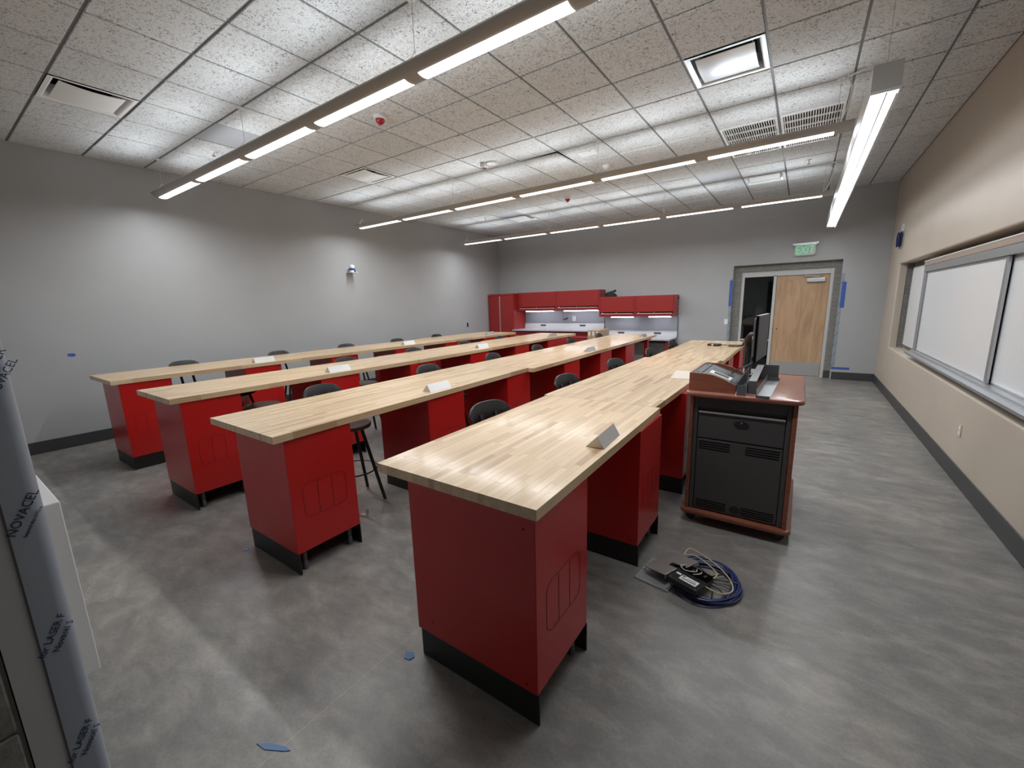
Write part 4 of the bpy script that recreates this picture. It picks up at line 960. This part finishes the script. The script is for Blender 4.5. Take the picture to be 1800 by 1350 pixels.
for k in range(2):
    a_ = 0.01 + (w - 0.02) * k / 2; b_ = a_ + (w - 0.02) / 2 - 0.004
    c = box('base_cabinet', RED2, a_, b_, 0.06, D - 0.05, 0.06, 0.90, t, 0.003)
    for q in range(2): xa = a_ + 0.02 + (b_ - a_ - 0.03) * q / 2; dd_ = box('cabinet_door', RED2, xa, xa + (b_ - a_ - 0.03) / 2 - 0.012, 0.042, 0.06, 0.10, 0.80, c, 0.003); box('door_pull', ALU, xa + 0.05, xa + (b_ - a_) / 2 - 0.09, 0.030, 0.042, 0.77, 0.785, dd_)
box('plinth', KICK, 0.02, w - 0.02, 0.09, D - 0.06, 0.001, 0.06, t); box('top_shadow_rail', BLACKM, 0.01, w - 0.01, 0.05, D - 0.05, 0.90, 0.9165, t)
t, w, D = work_bench(XB1, XB2, 0.778, 'low back workbench on red legs under the low wall cabinets')
for lx in (0.05, w - 0.10):
    for ly in (0.05, D - 0.10): box('leg', RED2, lx, lx + 0.055, ly, ly + 0.055, 0.001, 0.743, t, 0.003)
box('apron', BLACKM, 0.05, w - 0.05, 0.06, 0.08, 0.68, 0.743, t)
plate('wall_outlet', -5.081, 1.222, 0.085, 0.125, 'b', YB - 0.0225, 'white outlet on the grey panel above the high back workbench', 'outlet', WHITE, 2, mat('outlet_grey', (0.3, 0.3, 0.3), 0.5))
tag(MB().tube([(-5.28, YB - 0.024, 1.24), (-5.29, YB - 0.05, 1.225), (-5.33, YB - 0.05, 1.205), (-5.40, YB - 0.045, 1.205)], [0.022, 0.018, 0.014, 0.012], 8).build('cable_stub', BLACK, smooth=True), 'short black cable stub poking from the panel beside the white outlet', 'cable')
t = tag(empty('desk_telephone', (-3.98, 10.20, 1.766), math.radians(-8)), 'black device with a handset lying on top of the low red cabinets', 'device')
MB().prism([(-0.09, 0), (0.09, 0), (0.09, 0.035), (-0.06, 0.095), (-0.09, 0.095)], 0, -0.12, 0.12).build('body', BLACK, t, 0.005); MB().tube([(-0.10, -0.09, 0.07), (-0.02, -0.06, 0.105), (0.10, -0.05, 0.13), (0.15, -0.05, 0.145)], [0.03, 0.02, 0.024, 0.032], 10).build('handset', BLACK, t, smooth=True)
MB().tube([(0.12, -0.06, 0.09), (0.17, -0.08, 0.05), (0.19, -0.09, 0.01)], 0.006, 6).build('cord', BLACKM, t, smooth=True)
for k in range(3):
    x0_ = -4.085 + 0.096 * k
    t = tag(empty('flat_carton', (x0_, 9.03, 0)), 'upright flat cardboard carton before the workbench, %s of three from the left' % ORD[k], 'carton', 'upright flat cartons')
    box('carton_body', CARD, 0.001, 0.093, 0, 0.62, 0.001, 1.005, t, 0.003); box('handle_label', TEXTW, 0.03, 0.066, -0.002, 0.0, 0.885, 0.975, t)
    box('tape_band', mat('carton_tape', (0.50, 0.38, 0.26), 0.4), 0.036, 0.058, 0.0, 0.62, 1.005, 1.0065, t)
tag(MB().tube([(-3.1, 10.36, 0.50), (-3.0, 10.33, 0.30), (-2.85, 10.2, 0.12), (-2.6, 10.05, 0.03), (-2.3, 9.95, 0.012)], 0.008, 6).build('extension_cord', BLACK, smooth=True), 'black cord drooping to the floor under the low back workbench', 'cord')

# ================================================================== CABLE PILE ON THE FLOOR
t = tag(empty('steel_plate', (-0.585, 2.365, 0.0), math.radians(-8)), 'flat grey steel plate lying under the cable pile', 'metal plate')
box('plate', mat('zinc_sheet', (0.30, 0.30, 0.31), 0.5, metal=0.3), -0.10, 0.11, -0.13, 0.13, 0.001, 0.006, t, 0.001); box('folded_edge', ALU, -0.10, 0.11, -0.134, -0.13, 0.001, 0.012, t); MB().lathe([(0.008, 0), (0.010, 0.012), (0.0, 0.03)], 8, (-0.085, -0.02, 0.006)).build('white_nub', WHITE, t)
t = tag(empty('bent_bracket_plate', (-0.52, 2.41, 0.0), math.radians(-24)), 'tilted brown-grey bracket plate with a notch on the cable pile', 'metal plate')
pl = MB(); tz = lambda x, y: 0.045 + 0.16 * (x * 0.9) + 0.02
def slab(poly, th=0.004):
    n = len(poly); v = [(x, y, tz(x, y)) for x, y in poly] + [(x, y, tz(x, y) - th) for x, y in poly]
    pl.add(v, [tuple(range(n)), tuple(range(2 * n - 1, n - 1, -1))] + [((i + 1) % n, i, n + i, n + (i + 1) % n) for i in range(n)])
slab([(-0.10, -0.14), (0.05, -0.13), (0.05, -0.02), (-0.01, -0.02), (-0.01, 0.02), (0.08, 0.02), (0.08, 0.14), (-0.10, 0.12)])
PLM = mat('brownish_zinc_plate', (0.26, 0.235, 0.225), 0.5, metal=0.3)
pl.build('plate', PLM, t); MB().quadbar((0.052, -0.13, tz(0.05, 0) - 0.012), (0.052, -0.02, tz(0.05, 0) - 0.012), 0.004, 0.03).build('lip', ALU, t); MB().quadbar((0.082, 0.02, tz(0.08, 0) - 0.012), (0.082, 0.14, tz(0.08, 0) - 0.012), 0.004, 0.03).build('lip', ALU, t)
for s in (-1, 1): MB().quadbar((0.0, 0.03 + 0.012 * s, tz(0, 0)), (0.0, 0.03 + 0.012 * s, tz(0, 0) + 0.03), 0.006, 0.002).build('clip', CHROME, t)
# blue coil: many turns of one cable
t = tag(empty('blue_cable_coil', (-0.335, 2.42, 0.0)), 'loose coil of dark blue cable on the concrete floor by the lectern', 'cable coil')
rnd = random.Random(3)
for k in range(13):
    rx, ry = 0.175 + rnd.uniform(-0.035, 0.012), 0.205 + rnd.uniform(-0.04, 0.012); ox, oy = rnd.uniform(-0.012, 0.012), rnd.uniform(-0.012, 0.012); ph = rnd.uniform(0, 6.28); lv = 0.007 + 0.0045 * (k % 7)
    pts = [(ox + rx * math.cos(a) * (1 + 0.02 * math.sin(3 * a + ph)), oy + ry * math.sin(a), lv + 0.004 * math.sin(2 * a + ph)) for a in [2 * math.pi * q / 40 for q in range(40)]]
    MB().tube(pts, 0.0055, 6, True).build('cable_turn', BLUE_CABLE, t, smooth=True)
for k in range(5):
    a0 = -1.2 + 0.5 * k
    MB().tube([(0.17 * math.cos(a0), 0.19 * math.sin(a0), 0.03), (0.10 * math.cos(a0 + 0.2), 0.10 * math.sin(a0 + 0.2), 0.02), (0.02, 0.05 * math.sin(a0), 0.03), (-0.05, 0.02 * k, 0.04)], 0.004, 6).build('cable_tail', BLACK, t, smooth=True)
t = tag(empty('cream_cable', (-0.335, 2.42, 0.0)), 'thin cream cable looping over the blue coil', 'cable')
def loop(pts, r, m, par, nm):
    P = [Vector(p) for p in pts]; out = []
    for i in range(len(P) - 1):
        p0, p1, p2, p3 = P[max(i - 1, 0)], P[i], P[i + 1], P[min(i + 2, len(P) - 1)]
        for q in range(6):
            s = q / 6; out.append(0.5 * ((2 * p1) + (p2 - p0) * s + (2 * p0 - 5 * p1 + 4 * p2 - p3) * s * s + (-p0 + 3 * p1 - 3 * p2 + p3) * s ** 3))
    out.append(P[-1]); MB().tube(out, r, 6).build(nm, m, par, smooth=True)
loop([(-0.15, 0.13, 0.06), (-0.13, 0.20, 0.075), (-0.06, 0.18, 0.07), (0.03, 0.13, 0.065), (0.12, 0.03, 0.06), (0.15, -0.06, 0.05), (0.10, -0.12, 0.05), (0.02, -0.11, 0.055), (-0.03, -0.08, 0.06)], 0.0035, YELLOW_CABLE, t, 'long_loop')
loop([(-0.14, 0.13, 0.065), (-0.08, 0.135, 0.075), (0.0, 0.09, 0.07), (0.055, 0.03, 0.065), (0.04, -0.02, 0.06), (-0.03, -0.03, 0.06)], 0.0035, YELLOW_CABLE, t, 'short_loop')
# black floor box with label
t = tag(empty('equipment_box', (-0.400, 2.325, 0.046), math.radians(-17)), 'black equipment box with a white printed label on the blue coil', 'equipment box')
t.rotation_euler = (math.radians(-7), math.radians(3), math.radians(-15))
box('case', BLACK, -0.085, 0.085, -0.115, 0.115, 0, 0.030, t, 0.002); box('port_panel', VOID, -0.075, 0.085, 0.02, 0.112, 0.030, 0.034, t)
lab = box('printed_label', TEXTW, -0.035, 0.062, -0.078, -0.022, 0.030, 0.0306, t); box('small_label', TEXTW, -0.07, -0.042, -0.040, -0.022, 0.030, 0.0306, t)
box('label_bar', BLACK, -0.026, 0.055, -0.062, -0.054, 0.0306, 0.0309, lab); box('label_line', MIDG, 0.0, 0.05, -0.044, -0.039, 0.0306, 0.0309, lab); box('label_logo', BLACK, -0.030, -0.014, -0.040, -0.028, 0.0306, 0.0309, lab)
for cx_ in (-0.072, 0.072): MB().lathe([(0.006, 0.030), (0.005, 0.033)], 10, (cx_, -0.1, 0)).build('screw', CHROME, t)
for k in range(3): box('connector', CHROME, -0.02 + 0.034 * k, -0.006 + 0.034 * k, 0.045, 0.075, 0.034, 0.044, t, 0.002)
loop([(-0.06, 0.06, 0.05), (-0.075, 0.02, 0.055), (-0.04, 0.0, 0.05), (0.01, 0.03, 0.055), (0.0, 0.07, 0.05)], 0.0022, WHITE, t, 'jumper_wire')
loop([(0.03, 0.07, 0.05), (0.035, 0.03, 0.055), (0.01, 0.0, 0.05)], 0.0022, WHITE, t, 'jumper_wire')
# tape scraps on the floor
def scrap(pts, z, label, m):
    n = len(pts); tag(MB().prism(pts, 2, 0.0008, z).build('tape_scrap', m), label, 'tape', 'tape scraps on the floor')
scrap([(-1.445, 1.112), (-1.425, 1.085), (-1.395, 1.09), (-1.385, 1.115), (-1.41, 1.135)], 0.004, 'small blue tape scrap on the floor left of the nearest cabinet', BLUE_TAPE2)
scrap([(-3.11, 1.10), (-3.085, 1.08), (-3.06, 1.10), (-3.08, 1.12)], 0.003, 'tiny blue tape scrap on the floor by the second row of benches', BLUE_TAPE2)
scrap([(-1.60, 0.500), (-1.55, 0.506), (-1.48, 0.545), (-1.462, 0.560), (-1.49, 0.558), (-1.555, 0.530)], 0.003, 'pale blue tape scrap on the bare floor in the foreground', BLUE_TAPE2)

t = tag(empty('steel_angle', (-2.79, 1.86, 0.0), math.radians(25)), 'small bent steel angle on the floor under the nearest stool', 'metal scrap')
box('flat', ALU, -0.03, 0.03, -0.02, 0.02, 0.001, 0.003, t); box('upright', ALU, 0.028, 0.03, -0.02, 0.02, 0.003, 0.05, t)
